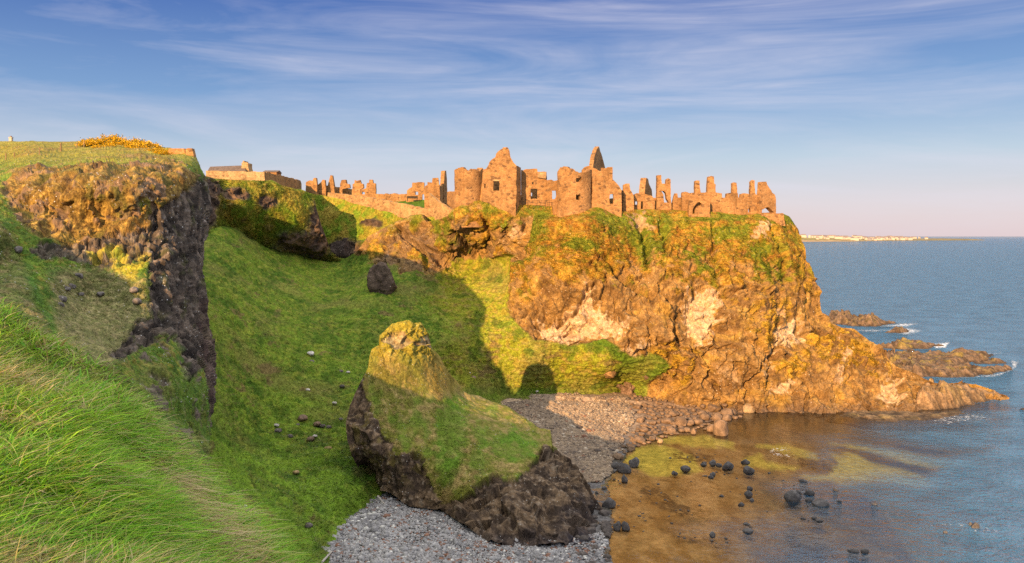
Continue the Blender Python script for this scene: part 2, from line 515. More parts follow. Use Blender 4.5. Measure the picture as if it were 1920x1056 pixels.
def main_sheet():
    nu, nv = 1180, 430
    px, py = coons(MTOP, [(1890, 742), (1890, 755)], MBOT, [(330, 432), (330, 1010)], nu, nv, 'x')
    D = MAIN(px, py)
    V = P(px, py, D)
    n = normals(smooth2(V, 6))
    lo = fbm(V, .055, 3, seed=2)
    w1 = fbm(V, .16, 4, seed=4)
    w2 = fbm(V, .5, 4, seed=9)
    w3 = fbm(V, 1.4, 3, seed=12)
    rag = (w1*22+w2*16)
    head = pmask(px, py, HEAD_POLY, 3, rag*np.where((px < 955) & (py > 440), .9, .35))
    # ---- headland cover: rock share
    upper = sstep(575, 465, py+w1*80+w2*40+np.abs(px-1330)*.04)          # vegetated shoulder
    rockm = np.clip(.86-upper*.66+w2*.6+w3*.25, 0, 1)
    left = sstep(1000, 930, px)
    rockm = np.where(px < 1000, np.clip(.62+w1*.9+w2*.5-.2*sstep(440, 400, py), 0, 1), rockm)
    rockm = np.maximum(rockm, blob(px, py, 1060, 600, 90, 60, w2*.4))
    rockm = np.maximum(rockm, sstep(735, 765, py)*sstep(1200, 1240, px))
    lich = blob(px, py, 1560, 650, 75, 42, w1*.8)+blob(px, py, 1265, 680, 50, 40, w1*.8)+blob(px, py, 1430, 600, 50, 50, w1)+blob(px, py, 1480, 690, 40, 30, w2)+blob(px, py, 1640, 690, 50, 26, w2)
    lich = np.clip(lich, 0, 1)
    rockm = rockm*(1-.62*lich*sstep(-.2, .2, w2))
    rockm = sstep(.35, .65, rockm)
    # ---- displacement
    c1d, c2d, cid, tilt = cells(V*np.array([1, 1, .8]), .33, 1)
    e1d, e2d, eid, tilt2 = cells(V, .95, 2)
    rdisp = lo*2.0+fbm(V, .13, 5, .55, seed=20, ridged=True)*1.9-.4+(cid-.5)*1.1+tilt*1.0+(eid-.5)*.2+tilt2*.2+w3*.18
    gul = fbm(V*np.array([1., .3, .16]), .30, 4, .5, seed=31)         # gullies running down the face
    rdisp += gul*1.2*np.where(px > 990, 1, .6)
    wp = V+np.stack([w1, w2, w1], -1)*1.2
    f1, f2, _, _ = cells(wp*np.array([1, 1, .7]), .22, 21)
    g1_, g2_, _, _ = cells(wp, .6, 22)
    rdisp -= .7*sstep(.07, .0, f2-f1)*sstep(-.25, .1, w2)+.3*sstep(.08, 0, g2_-g1_)*sstep(.1, .4, w1+w2)
    gd = lo*.9+w1*.6+np.abs(w2)*.45+(np.abs(fbm(V*np.array([.35, .35, 2.6]), .33, 3, seed=52))-.2)*.4+np.abs(w3)*.3+np.abs(noise(V*np.array([1, 1, 2.2]), .8, 50))*.35
    hd = rockm*rdisp+(1-rockm)*(gd+lo*.9+gul*.8+fbm(V, .13, 3, .5, seed=20, ridged=True)*1.3+(cid-.5)*.4)
    big = 2.4*blob(px, py, 1055, 505, 95, 85, soft=.8)-2.0*blob(px, py, 1090, 600, 95, 40, w2*.3, .5)-1.6*blob(px, py, 1318, 600, 45, 60, w2*.3, .5)+1.5*blob(px, py, 1250, 520, 40, 90, soft=.8)+1.6*blob(px, py, 1400, 640, 50, 100, soft=.8)-1.3*blob(px, py, 1480, 620, 40, 45, w2*.3, .6)+1.5*blob(px, py, 1600, 680, 60, 50, soft=.8)
    crease = np.zeros(px.shape); ledge = np.zeros(px.shape)
    qx, qy = px+w1*16+w2*10, py+w2*12+w3*4
    for wd, dp, pl in CREASE:
        dd = np.full(px.shape, 1e9)
        for (x0, y0), (x1, y1) in zip(pl[:-1], pl[1:]):
            t = np.clip(((qx-x0)*(x1-x0)+(qy-y0)*(y1-y0))/((x1-x0)**2+(y1-y0)**2), 0, 1)
            dd = np.minimum(dd, np.hypot(qx-x0-t*(x1-x0), qy-y0-t*(y1-y0)))
        crease = np.maximum(crease, dp*sstep(wd, wd*.15, dd))
    hd = hd+big-crease
    edge = np.minimum(1, sstep(0, 9, np.minimum(np.arange(nv)[:, None], 60))*.85+.15)
    cast = sstep(26, 4, np.abs(py-400))*sstep(840, 860, px)*sstep(1485, 1465, px)   # keep the castle platform even
    disp = np.where(head > .5, hd, gd*1.0)
    blend = smooth2(head, 8)
    disp = blend*hd+(1-blend)*gd
    disp = disp*(1-.75*cast)*edge
    disp *= sstep(-1.5, 1.5, V[..., 2]+.8)*.85+.15
    Vd = V+n*disp[..., None]
    # ---- colour
    g1 = sstep(-.35, .35, w1+w2*.5)
    g2 = sstep(-.1, .45, w3+w2*.6)
    grass = mixc(mixc(G_DEEP, G_MID, g1), G_LITE, g2*.75)
    tuss = sstep(.05, .3, fbm(V*np.array([1, 1, 1.6]), .75, 3, seed=61))
    lit = blob(px, py, 1000, 690, 190, 75, w2*.3)+blob(px, py, 900, 540, 90, 80, w2*.3)  # where sun falls; its brightness is painted into the grass colour
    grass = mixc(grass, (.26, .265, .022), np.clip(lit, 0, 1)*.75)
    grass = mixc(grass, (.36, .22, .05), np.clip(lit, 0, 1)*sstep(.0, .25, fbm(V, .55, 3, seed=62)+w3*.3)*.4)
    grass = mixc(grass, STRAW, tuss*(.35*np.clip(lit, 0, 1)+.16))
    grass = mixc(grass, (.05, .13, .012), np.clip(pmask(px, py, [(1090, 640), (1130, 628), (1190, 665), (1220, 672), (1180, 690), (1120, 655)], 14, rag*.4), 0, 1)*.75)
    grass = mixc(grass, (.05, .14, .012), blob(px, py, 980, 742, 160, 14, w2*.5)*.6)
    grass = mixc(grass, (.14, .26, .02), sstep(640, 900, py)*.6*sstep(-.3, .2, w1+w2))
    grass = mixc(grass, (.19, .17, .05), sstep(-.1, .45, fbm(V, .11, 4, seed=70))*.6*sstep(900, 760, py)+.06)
    soil = sstep(.30, .42, fbm(V*np.array([.7, .7, 2.]), .22, 4, seed=71)+w3*.12)
    grass = mixc(grass, (.16, .105, .05), soil*.7)
    grass = mixc(grass, (.045, .10, .012), sstep(.12, .3, fbm(V, .28, 4, seed=72))*.6)
    trk = np.abs(((Vd[..., 2]*.62+w1*2.2+fbm(V, .07, 2, seed=73)*3.5) % 1.)-.5)
    grass = mixc(grass, (.20, .15, .06), sstep(.07, .02, trk)*sstep(-.1, .3, fbm(V, .12, 3, seed=74)+w2*.3)*.55*sstep(960, 880, px))
    # foot-worn line of the path under the mainland bluff
    pathpoly = [(424, 404), (470, 438), (520, 458), (560, 472), (600, 484), (632, 489), (600, 490), (556, 478), (515, 465), (462, 446), (420, 412)]
    grass = mixc(grass, (.05, .06, .02), pmask(px, py, pathpoly, 2)*.7)
    # headland vegetation
    o1 = sstep(-.25, .35, w2+w3*.6)
    veg = mixc((.34, .20, .03), (.27, .125, .022), o1)
    veg = mixc(veg, (.40, .27, .06), sstep(.1, .5, w3-w2*.3)*.5)
    veg = mixc(veg, (.12, .07, .03), sstep(.15, .4, fbm(V, 1.1, 3, seed=87))*.5)
    veg = mixc(veg, (.17, .17, .018), sstep(-.05, .25, fbm(V, .9, 3, seed=88)+w2*.4)*.6)
    gp = np.zeros(px.shape)
    for (x, y, rx, ry) in GREENP:
        gp = np.maximum(gp, blob(px, py, x, y, rx, ry, (w2+w3*.9)*.9, .5))
    gp = np.maximum(gp, sstep(.16, .38, fbm(V, .22, 4, seed=77)+w3*.25)*.8)
    gp = np.maximum(gp, np.where(px < 850, sstep(450, 415, py+w1*20)*.9, 0))
    veg = mixc(veg, mixc((.10, .15, .014), (.21, .21, .022), g2), gp*.85)
    veg = mixc(veg, (.42, .27, .035), lich*.75)
    ro = mixc(R_MID, R_LITE, sstep(-.3, .35, w2+w1*.4))
    ro = mixc(ro, (.34, .20, .065), sstep(-.1, .4, fbm(V, .3, 3, seed=83))*.7)
    ro = mixc(ro, (.36, .22, .04), sstep(.05, .35, fbm(V, .3, 4, seed=85)+w3*.15)*.5)
    ro = mixc(ro, R_DARK, sstep(.25, .5, w3+.35*w2)*.6)
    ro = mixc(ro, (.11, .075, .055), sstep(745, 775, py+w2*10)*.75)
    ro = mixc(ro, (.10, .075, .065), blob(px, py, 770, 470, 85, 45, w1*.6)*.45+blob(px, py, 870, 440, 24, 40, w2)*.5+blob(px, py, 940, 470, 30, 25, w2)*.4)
    for poly, k in PALE:
        if k:
            pm = pmask(px, py, poly, 4, w2*20+w3*16+fbm(V*np.array([1, 1, .3]), .7, 3, seed=91)*12-2)
            pm = pm*(1-.75*sstep(.30, .12, e1d)*sstep(.42, .5, eid))
            ro = mixc(ro, mixc(R_PALE, (.40, .27, .16), sstep(-.3, .4, w2)), pm*k)
            rockm = np.maximum(rockm, pm)
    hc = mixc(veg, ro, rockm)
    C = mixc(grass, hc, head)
    # shingle colour where the slope runs under the beach
    C = mixc(C, (.17, .15, .14), sstep(.9, .2, Vd[..., 2]+w2*.8)*sstep(1000, 900, px)*(py > 800))
    # back side and plateau behind the skyline
    SHEET['main'] = (Vd, C, head, rockm, px, py, n)
    nb = [(0, 1.2, .05), (0, 4, .1), (0, 12, .1), (0, 26, -.4), (0, 34, -8), (0, 36, -45)]
    Vd, C = back_rows(Vd, C, 'top', nb)
    # right of the castle the skyline is the cliff's own edge: let it fall away behind
    colx = px[0]
    fall = sstep(1470, 1500, colx)
    for r, (dy, dz) in enumerate([(36, -45), (24, -30), (14, -16), (8, -8), (3, -2.2), (1, -.5)]):
        Vd[r, :, 1] = Vd[r, :, 1]*(1-fall)+(Vd[6, :, 1]+dy)*fall
        Vd[r, :, 2] = Vd[r, :, 2]*(1-fall)+(Vd[6, :, 2]+dz)*fall
    headf = np.concatenate([np.repeat((head[0] > .5)[None], 6, 0), head > .5], 0)
    hf = headf[:-1, :-1]
    for name, pick, mt in (('grassy_slope', ~hf, 'grass'), ('castle_headland', hf, 'cliff')):
        v, q, c = split_sheet(Vd, C, pick)
        o = link(name, mesh(name, v, q, M[mt], c))
        tag(o, kind='structure')


main_sheet()


def main_pt(px, py):
    return P(px, py, MAIN(px, py))


# ================================================================== mainland bluff beyond the valley (carries the visitor wall)
BLUFF = TPS([(370, 330, 158), (400, 338, 164), (480, 341, 170), (530, 350, 175), (560, 357, 178), (585, 366, 181), (592, 385, 180.5), (605, 420, 182), (615, 455, 184), (640, 486, 186.5),
             (370, 440, 148), (425, 412, 163.5), (470, 445, 170), (560, 474, 180), (600, 485, 185), (450, 390, 164), (500, 400, 170), (540, 430, 173), (560, 400, 174.5), (570, 440, 176), (595, 470, 181)], 2e-4)


def bluff():
    nu, nv = 300, 190
    top = [(366, 326), (387, 331), (400, 335), (440, 338), (480, 339), (508, 339), (530, 349), (560, 356), (583, 363)]
    right = [(583, 363), (590, 375), (594, 392), (602, 420), (612, 448), (622, 474), (642, 490)]
    bottom = [(366, 460), (420, 420), (470, 452), (560, 482), (600, 491), (642, 490)]
    px, py = coons(top, right, bottom, [(366, 326), (366, 460)], nu, nv)
    V = P(px, py, BLUFF(px, py))
    n = normals(smooth2(V, 5))
    w1, w2, w3 = fbm(V, .15, 4, seed=104), fbm(V, .5, 4, seed=109), fbm(V, 1.3, 3, seed=112)
    rock = blob(px, py, 600, 430, 24, 60, w2*.5)+blob(px, py, 560, 455, 45, 22, w2*.7)+blob(px, py, 440, 365, 30, 12, w2*.8)+blob(px, py, 500, 380, 20, 12, w2*.8)+blob(px, py, 390, 380, 20, 50, w2)
    rock = np.clip(rock+sstep(.25, .5, w2)*.5, 0, 1)
    c1d, c2d, cid, tilt = cells(V, .4, 5)
    d = rock*(fbm(V, .15, 4, seed=120, ridged=True)*2+(cid-.5)*.9+tilt*.6+w3*.3)+(1-rock)*(w1*.9+np.abs(w2)*.5+np.abs(w3)*.35)
    edge = sstep(0, 8, np.minimum(np.arange(nv)[:, None], nu-1-np.arange(nu)[None, :]))
    Vd = V+n*(d*(.2+.8*edge))[..., None]
    C = mixc(mixc(G_MID, (.20, .19, .03), sstep(-.3, .3, w2)), (.30, .22, .045), sstep(-.1, .4, w1+w3*.4)*.7)
    C = mixc(C, (.06, .11, .015), sstep(.1, .4, fbm(V, .3, 3, seed=130))*.6)
    ro = mixc((.07, .05, .042), (.17, .11, .07), sstep(-.3, .4, w2+w3*.4))
    C = mixc(C, ro, rock)
    SHEET['bluff'] = (Vd, C, rock, n)
    Vd, C = back_rows(Vd, C, 'right', [(-.8, 2, -.3), (-3.2, 8, -3), (-6.4, 16, -14), (-8, 18, -30)])
    Vd, C = back_rows(Vd, C, 'top', [(-.3, 1, .05), (-1.8, 5, .1), (-9, 25, .2), (-11, 30, -10), (-12, 32, -40)])
    o = link('mainland_bluff', mesh('mainland_bluff', Vd, grid_faces(*Vd.shape[:2]), M['grass'], C))
    tag(o, kind='structure')


bluff()

# ================================================================== far slope under the causeway wall
FARS = TPS([(570, 362, 208), (614, 371, 204), (672, 381, 197.5), (715, 391, 192), (748, 403, 188), (785, 405, 184), (845, 409, 176.5), (590, 420, 201), (640, 430, 196), (700, 440, 190.5), (760, 450, 187), (590, 500, 192), (700, 500, 189), (845, 480, 180)], 2e-4)


def far_slope():
    nu, nv = 240, 130
    top = [(560, 356), (612, 366), (640, 371), (700, 384), (748, 399), (800, 402), (845, 406)]
    px, py = coons(top, [(845, 410), (845, 500)], [(560, 510), (845, 500)], [(560, 358), (560, 510)], nu, nv, 'x')
    V = P(px, py, FARS(px, py))
    n = normals(smooth2(V, 5))
    w1, w2, w3 = fbm(V, .15, 4, seed=204), fbm(V, .5, 4, seed=209), fbm(V, 1.3, 3, seed=212)
    rock = np.clip(blob(px, py, 650, 470, 34, 22, w2*.5)+blob(px, py, 700, 420, 20, 10, w2), 0, 1)
    d = w1*.8+np.abs(w2)*.6+np.abs(w3)*.35+rock*(fbm(V, .25, 4, seed=220, ridged=True)*2.4)
    edge = sstep(0, 7, np.arange(nv)[:, None])
    Vd = V+n*(d*(.1+.9*edge))[..., None]
    C = mixc(mixc(G_MID, (.23, .20, .03), sstep(-.3, .3, w2)), (.33, .24, .05), sstep(0, .4, w1+w3*.4)*.7)
    C = mixc(C, mixc((.045, .035, .03), (.12, .08, .055), sstep(-.3, .4, w2)), rock)
    SHEET['far'] = (Vd, C, rock, n)
    Vd, C = back_rows(Vd, C, 'top', [(0, 1, 0), (0, 8, .3), (0, 40, .5), (0, 46, -20), (0, 48, -45)])
    tag(link('far_slope', mesh('far_slope', Vd, grid_faces(*Vd.shape[:2]), M['grass'], C)), kind='structure')


far_slope()

# ================================================================== left cliff
LEFTC = TPS([(-90, 266, 140), (0, 266, 132), (160, 266, 126), (300, 276, 112), (340, 284, 104), (-90, 300, 106), (0, 300, 106), (115, 286, 108), (250, 284, 106),
             (0, 340, 86), (60, 325, 86), (150, 318, 86), (250, 312, 88), (340, 320, 90), (365, 300, 99), (385, 345, 98.5),
             (20, 390, 80), (100, 390, 81.5), (200, 400, 81.5), (280, 390, 83), (350, 400, 88), (395, 420, 97.5),
             (0, 430, 72), (60, 450, 75), (150, 455, 78.5), (250, 480, 78), (340, 500, 82.5), (388, 520, 92.5), (392, 620, 88.5), (405, 700, 84.5), (402, 790, 78.5),
             (90, 520, 70), (160, 520, 74.5), (270, 540, 74.5), (300, 640, 71.5), (345, 640, 77), (150, 600, 67), (230, 640, 65.5), (250, 700, 61), (330, 720, 66), (310, 790, 60), (370, 760, 70),
             (0, 500, 69), (40, 560, 62), (100, 630, 56), (-90, 480, 66), (0, 640, 50), (150, 720, 45), (280, 830, 47), (200, 900, 38), (330, 900, 48), (-90, 700, 42)], 3e-4)


def left_cliff():
    nu, nv = 460, 560
    top = [(-90, 266), (0, 265), (90, 266), (150, 265), (176, 262), (200, 266), (270, 272), (318, 278), (345, 285)]
    right = [(345, 285), (366, 291), (374, 310), (384, 332), (391, 360), (396, 392), (394, 430), (386, 452), (382, 500), (384, 560), (392, 600), (398, 650), (404, 700), (408, 735), (400, 770), (398, 795), (392, 830), (390, 900)]
    bottom = [(-90, 900), (100, 900), (250, 940), (390, 900)]
    px, py = coons(top, right, bottom, [(-90, 266), (-90, 900)], nu, nv)
    V = P(px, py, LEFTC(px, py))
    n = normals(smooth2(V, 6))
    w1, w2, w3 = fbm(V, .2, 4, seed=304), fbm(V, .65, 4, seed=309), fbm(V, 1.8, 3, seed=312)
    rg = w1*22+w2*16+w3*6
    col = pmask(px, py, [(272, 470), (290, 400), (330, 370), (380, 330), (430, 330), (430, 850), (395, 850), (385, 690), (350, 720), (330, 640), (285, 620), (278, 540)], 5, rg*.6)   # basalt columns
    col = np.maximum(col, pmask(px, py, [(205, 668), (235, 640), (255, 600), (285, 600), (300, 640), (250, 660), (225, 680)], 4, rg*.4))
    col = np.maximum(col, pmask(px, py, [(55, 470), (75, 450), (140, 455), (280, 430), (282, 490), (200, 505), (120, 485), (70, 490)], 4, rg*.6)*.95)
    brow = pmask(px, py, [(5, 345), (60, 312), (200, 305), (330, 300), (372, 330), (390, 400), (285, 420), (270, 480), (130, 465), (60, 440), (20, 390)], 6, rg*.6)
    crag = np.clip(brow*sstep(-.02, .16, w2+w1*.6+w3*.25-.10+.10*sstep(340, 440, py)), 0, 1)
    lowrock = pmask(px, py, [(285, 620), (395, 600), (410, 850), (330, 850), (285, 790), (260, 680)], 8, rg)*sstep(.0, .3, w2+w1*.5)
    rock = np.clip(np.maximum.reduce([col, crag, lowrock]), 0, 1)
    Vs = V*np.array([1, 1, .045])+fbm(V*np.array([1, 1, .1]), .4, 2, seed=318)[..., None]*.3
    c1d, c2d, cid, tilt = cells(Vs, .80, 6)
    e1d, e2d, eid, tilt2 = cells(V*np.array([1, 1, .7]), 1.1, 7)
    pil = (cid-.5)*.7+fbm(V*np.array([1, 1, .07]), 1.0, 5, .6, seed=319)*.9+fbm(V*np.array([.5, .5, 1]), .6, 4, seed=321)*.5-sstep(.22, 0, c2d-c1d)*.5
    pil += fbm(V*np.array([1, 1, .15]), .9, 4, .5, seed=320)*.5
    cr = fbm(V, .22, 4, .5, seed=330, ridged=True)*1.7+w3*.35-.2
    gr = w1*.6+np.abs(w2)*.35+np.abs(w3)*.22+fbm(V*np.array([1, .6, .3]), .5, 3, seed=340)*1.3*brow
    d = gr*(1-rock)+np.where(col > .5, pil, cr)*rock
    edge = sstep(0, 8, np.minimum(np.arange(nv)[:, None], (nu-1-np.arange(nu))[None, :]+3))
    Vd = V+n*(d*(.15+.85*edge))[..., None]
    # colour
    turf = mixc(mixc(G_DEEP, G_MID, sstep(-.3, .3, w2)), (.19, .175, .025), sstep(-.1, .4, w3+w1*.5))
    turf = mixc(turf, mixc((.24, .20, .03), (.24, .15, .04), sstep(0., .35, w1+w3*.3)), sstep(325, 285, py)*.75)
    turf = mixc(turf, (.26, .19, .06), sstep(.05, .35, w1+w3*.3)*sstep(300, 330, py)*.55)
    heath = mixc((.16, .095, .025), (.32, .21, .05), sstep(-.3, .35, w3+w2*.4))
    heath = mixc(heath, (.085, .085, .018), sstep(.0, .3, fbm(V, .4, 3, seed=350))*.75)
    heath = mixc(heath, (.07, .045, .025), sstep(.18, .36, fbm(V*np.array([1, 1, .6]), .55, 4, seed=351))*.8)
    C = mixc(turf, heath, brow)
    tan = pmask(px, py, [(90, 500), (160, 505), (275, 520), (290, 600), (240, 660), (200, 700), (130, 660), (100, 600)], 14, rg*.8)
    C = mixc(C, mixc((.15, .14, .05), (.25, .21, .10), sstep(-.2, .3, w3+w2*.3)), tan*.85)
    near = pmask(px, py, [(-120, 400), (0, 420), (40, 480), (70, 560), (100, 640), (330, 900), (-120, 950)], 10, rg*.5)
    stre = sstep(-.1, .35, fbm(V*np.array([.6, 1.2, .6]), 1.1, 3, seed=360))
    C = mixc(C, mixc((.10, .12, .028), (.21, .165, .075), stre), near*.85)
    C = mixc(C, (.06, .15, .014), pmask(px, py, [(45, 520), (62, 520), (85, 575), (110, 640), (95, 625), (68, 570)], 7, rg*.35)*.8)
    moss = sstep(.1, .35, fbm(V, .5, 3, seed=370))
    yl = pmask(px, py, [(165, 478), (215, 462), (260, 470), (285, 470), (280, 500), (262, 505), (255, 540), (230, 512), (195, 495)], 6, rg*.7)+blob(px, py, 272, 385, 12, 18, w2)
    ro = mixc((.045, .036, .030), (.15, .115, .088), sstep(-.3, .35, w2+w3*.5))
    ro = mixc(ro, (.25, .22, .20), sstep(.28, .5, w3+w2*.2)*.5)
    ro = mixc(ro, (.19, .115, .06), brow*(1-col)*.75)
    ro = mixc(ro, (.09, .10, .02), moss*.45*(1-brow*.3))
    ro = mixc(ro, (.10, .06, .05), blob(px, py, 392, 640, 14, 150, w2*.4)*.6)
    C = mixc(C, ro, rock)
    C = mixc(C, mixc((.33, .28, .03), (.17, .22, .02), moss), np.clip(yl, 0, 1)*.85*sstep(-.2, .15, w2))
    C = mixc(C, (.07, .14, .014), pmask(px, py, [(250, 690), (400, 720), (420, 900), (250, 900)], 20, rg)*(1-rock)*.6)
    SHEET['left'] = (Vd, C, rock, n, px, py)
    Vd, C = back_rows(Vd, C, 'right', [(-.9, 1.6, -.05), (-3, 5, -.3), (-8, 12, -1), (-15, 22, -2), (-28, 40, -6)])
    Vd, C = back_rows(Vd, C, 'top', [(-.5, 1, -.02), (-4, 8, -.3), (-18, 30, -3), (-26, 40, -20)])
    o = link('left_cliff', mesh('left_cliff', Vd, grid_faces(*Vd.shape[:2]), M['basalt'], C))
    tag(o, kind='structure')


left_cliff()

# ================================================================== sea stack
STK = TPS([(650, 795, 95), (656, 760, 97.5), (690, 690, 101), (697, 655, 103), (715, 625, 104), (745, 606, 105.5), (772, 604, 106), (800, 635, 107.5), (808, 655, 108), (840, 700, 110.5), (870, 738, 112.5),
           (905, 752, 113.5), (950, 765, 112.5), (1000, 798, 108), (1030, 809, 106.5), (1034, 838, 101.5), (1075, 870, 98), (1105, 905, 95), (1132, 960, DZ(960, .2)), (1120, 1005, DZ(1005, .1)),
           (660, 850, 92.5), (690, 885, DZ(885, 4.)), (720, 912, DZ(912, 3.)), (770, 942, DZ(942, 2.)), (830, 948, DZ(948, 2.)), (880, 982, DZ(982, 1.6)), (930, 1012, DZ(1012, 1.2)), (1000, 1017, DZ(1017, .9)), (1085, 1012, DZ(1012, .5)),
           (720, 700, 101.5), (760, 660, 103.5), (760, 735, 101.5), (820, 745, 104.5), (700, 790, 95), (740, 800, 96.5), (800, 800, 98.5), (760, 860, 92), (700, 850, 92.5), (850, 850, 94.5), (900, 800, 101.5), (960, 850, 97), (900, 880, 92),
           (850, 915, 89.5), (950, 930, 87), (1000, 870, 95), (1000, 960, 85), (1060, 930, 90), (1080, 970, 87.5), (940, 970, 84.5)], 2e-4)


def stack():
    nu, nv = 460, 330
    top = [(648, 800), (650, 782), (656, 758), (674, 720), (690, 690), (693, 668), (697, 655), (711, 648), (712, 630), (722, 620), (735, 608), (757, 603), (766, 601), (774, 607), (786, 606), (792, 615), (800, 628), (806, 652), (822, 672), (840, 700),
           (858, 722), (872, 738), (905, 751), (950, 764), (978, 785), (1000, 798), (1012, 806), (1030, 808), (1033, 835), (1052, 848), (1076, 868), (1092, 885), (1106, 906)]
    right = [(1106, 906), (1118, 930), (1135, 958), (1132, 985), (1120, 1012)]
    bottom = [(672, 880), (690, 892), (720, 920), (770, 950), (830, 958), (870, 985), (915, 1014), (960, 1024), (1000, 1026), (1060, 1024), (1120, 1012)]
    left = [(648, 800), (650, 825), (658, 855), (672, 880)]
    px, py = coons(top, right, bottom, left, nu, nv)
    V = P(px, py, STK(px, py))
    n = normals(smooth2(V, 8))
    w1, w2, w3 = fbm(V, .2, 4, seed=404), fbm(V, .7, 4, seed=409), fbm(V, 2., 3, seed=412)
    rg = w1*20+w2*15+w3*6
    rock = pmask(px, py, [(640, 700), (676, 705), (700, 780), (745, 850), (785, 845), (800, 900), (832, 948), (872, 932), (905, 905), (930, 890), (965, 900), (1000, 870), (1020, 840), (1150, 840), (1150, 1040), (640, 1040)], 5, rg*.7)
    rock = np.maximum(rock, pmask(px, py, [(705, 640), (740, 625), (780, 640), (800, 620), (806, 655), (770, 650), (735, 655)], 3, rg*.5)*.8)
    rock = rock*(1-.9*blob(px, py, 860, 900, 26, 30, w2*.6))
    vert = fbm(V*np.array([1, 1, .10]), .9, 3, .4, seed=420)
    c1d, c2d, cid, tilt = cells(V*np.array([1, 1, .45])+w1[..., None], .42, 8)
    e1d, e2d, eid, tilt2 = cells(V, 1.7, 9)
    rd = vert*.55+(cid-.5)*.8+tilt*.9+w3*.05+tilt2*.1+fbm(V, .25, 4, seed=430, ridged=True)*1.1-.3
    gd = w1*.5+np.abs(w2)*.25+np.abs(w3)*.12
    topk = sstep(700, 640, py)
    rock = sstep(.3, .7, rock+w3*.35)
    d = rock*(rd-.15)+(1-rock)*(gd+.22*(1-topk)+topk*((cid-.5)*1.0+tilt*.5+tilt2*.35+np.abs(w2)*.8))
    edge = sstep(0, 7, np.minimum(np.arange(nv)[:, None], np.minimum(np.arange(nu), nu-1-np.arange(nu))[None, :]))
    Vd = V+n*(d*(.3+.7*edge))[..., None]
    g = mixc((.15, .15, .025), (.28, .21, .075), sstep(-.25, .35, w2+w3*.5))
    g = mixc(g, (.10, .18, .016), np.clip(sstep(.0, .35, fbm(V*np.array([1, .5, .5]), .5, 3, seed=440))*.6+blob(px, py, 845, 810, 30, 70, w2*.6)*.7+blob(px, py, 960, 840, 50, 26, w2*.6)*.6, 0, 1))
    g = mixc(g, (.32, .28, .022), topk*.8)  # sunlight on the crest painted in as brighter yellow grass
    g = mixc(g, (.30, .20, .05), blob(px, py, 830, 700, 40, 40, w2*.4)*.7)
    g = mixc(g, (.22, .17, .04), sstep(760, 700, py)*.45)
    ro = mixc((.055, .038, .027), (.165, .11, .066), sstep(-.3, .35, w2+w3*.6+vert*.5))
    ro = mixc(ro, (.16, .12, .035), sstep(.0, .3, fbm(V, .8, 3, seed=450))*blob(px, py, 740, 830, 90, 70, w2*.3)*.7)
    ro = mixc(ro, (.27, .22, .17), sstep(.15, .5, w3+w2*.2)*.55)
    ro = mixc(ro, mixc((.36, .30, .16), (.24, .17, .08), sstep(-.2, .2, w3)), topk*.85)  # crest rock painted paler, sunlight put into its colour
    ro = mixc(ro, (.04, .033, .036), sstep(985, 1010, py+w2*8)*.6+blob(px, py, 1105, 985, 50, 60, w2*.3)*.5)
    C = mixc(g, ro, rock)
    SHEET['stack'] = (Vd, C, rock, n)
    Vd, C = back_rows(Vd, C, 'top', [(.1, .6, -.1), (.3, 2, -1.0), (.5, 4, -4), (.5, 6, -10), (.5, 7, -20)])
    Vd, C = back_rows(Vd, C, 'right', [(0, .8, -.2), (0, 3, -1), (-1, 8, -3)])
    Vd, C = Vd[:, ::-1], C[:, ::-1]
    Vd, C = back_rows(Vd, C, 'right', [(-.1, .8, -.1), (.3, 3, -1), (2, 8, -4)])
    base = Vector(P(860, 985, 90).tolist()); base.z = 0
    o = link('rock_stack', mesh('rock_stack', Vd-np.array(base), grid_faces(*Vd.shape[:2], True), M['stack'], C), loc=base)
    tag(o, 'tall grass-capped rock stack with a sunlit pointed top standing on the grey pebble beach', 'rock stack')


stack()

# ================================================================== beach, seabed, sea
SHORE = [(1125, 1180), (1122, 1056), (1128, 1000), (1118, 940), (1122, 900), (1150, 872), (1158, 850), (1205, 820), (1262, 802), (1340, 788), (1392, 772), (1500, 770)]
_sx = [((a-CX)/F*DZ(b, 0), DZ(b, 0)) for a, b in SHORE]
_sy = np.array([s[1] for s in _sx]); _sxx = np.array([s[0] for s in _sx])


def shore_x(y):
    return np.interp(y, _sy, _sxx)


def ground_z(x, y):
    x, y = np.asarray(x, float), np.asarray(y, float)
    d = shore_x(y)-x+1.3*fbm(np.stack(np.broadcast_arrays(x, y, 0*x), -1), .22, 3, seed=510)
    z = np.where(d > 0, np.minimum(.062*d, 1.1+.045*d), np.maximum(.035*d, -1.2+.012*d))
    return z


def to_px(x, y, z):
    return CX+x/y*F, HY+(HC-z)/y*F


def beach():
    x = np.linspace(-32, 46, 420); y = np.linspace(64, 158, 480)
    X, Y = np.meshgrid(x, y)
    Z = ground_z(X, Y)
    V = np.stack([X, Y, Z], -1)
    V[..., 2] += fbm(V, .25, 3, seed=500)*.18+fbm(V, 1.2, 3, seed=501)*.09
    px, py = to_px(X, Y, Z)
    w2, w3 = fbm(V, .5, 3, seed=503), fbm(V, 2., 2, seed=505)
    C = mixc((.20, .195, .20), (.34, .33, .32), sstep(-.3, .4, w3+w2*.4))
    brown = sstep(118, 132, Y+w2*10)
    C = mixc(C, mixc((.24, .17, .12), (.46, .33, .21), sstep(-.3, .4, w3)), brown*.9)
    C = mixc(C, (.07, .062, .06), sstep(.35, .05, Z+w2*.2)*.7)
    C = mixc(C, (.14, .09, .06), sstep(1150, 1230, px+w2*40)*.7)
    keep = (Z > -.04)
    v, q, c = split_sheet(V, C, keep[:-1, :-1], True)
    tag(link('beach', mesh('beach', v, q, M['beach'], c)), kind='structure')


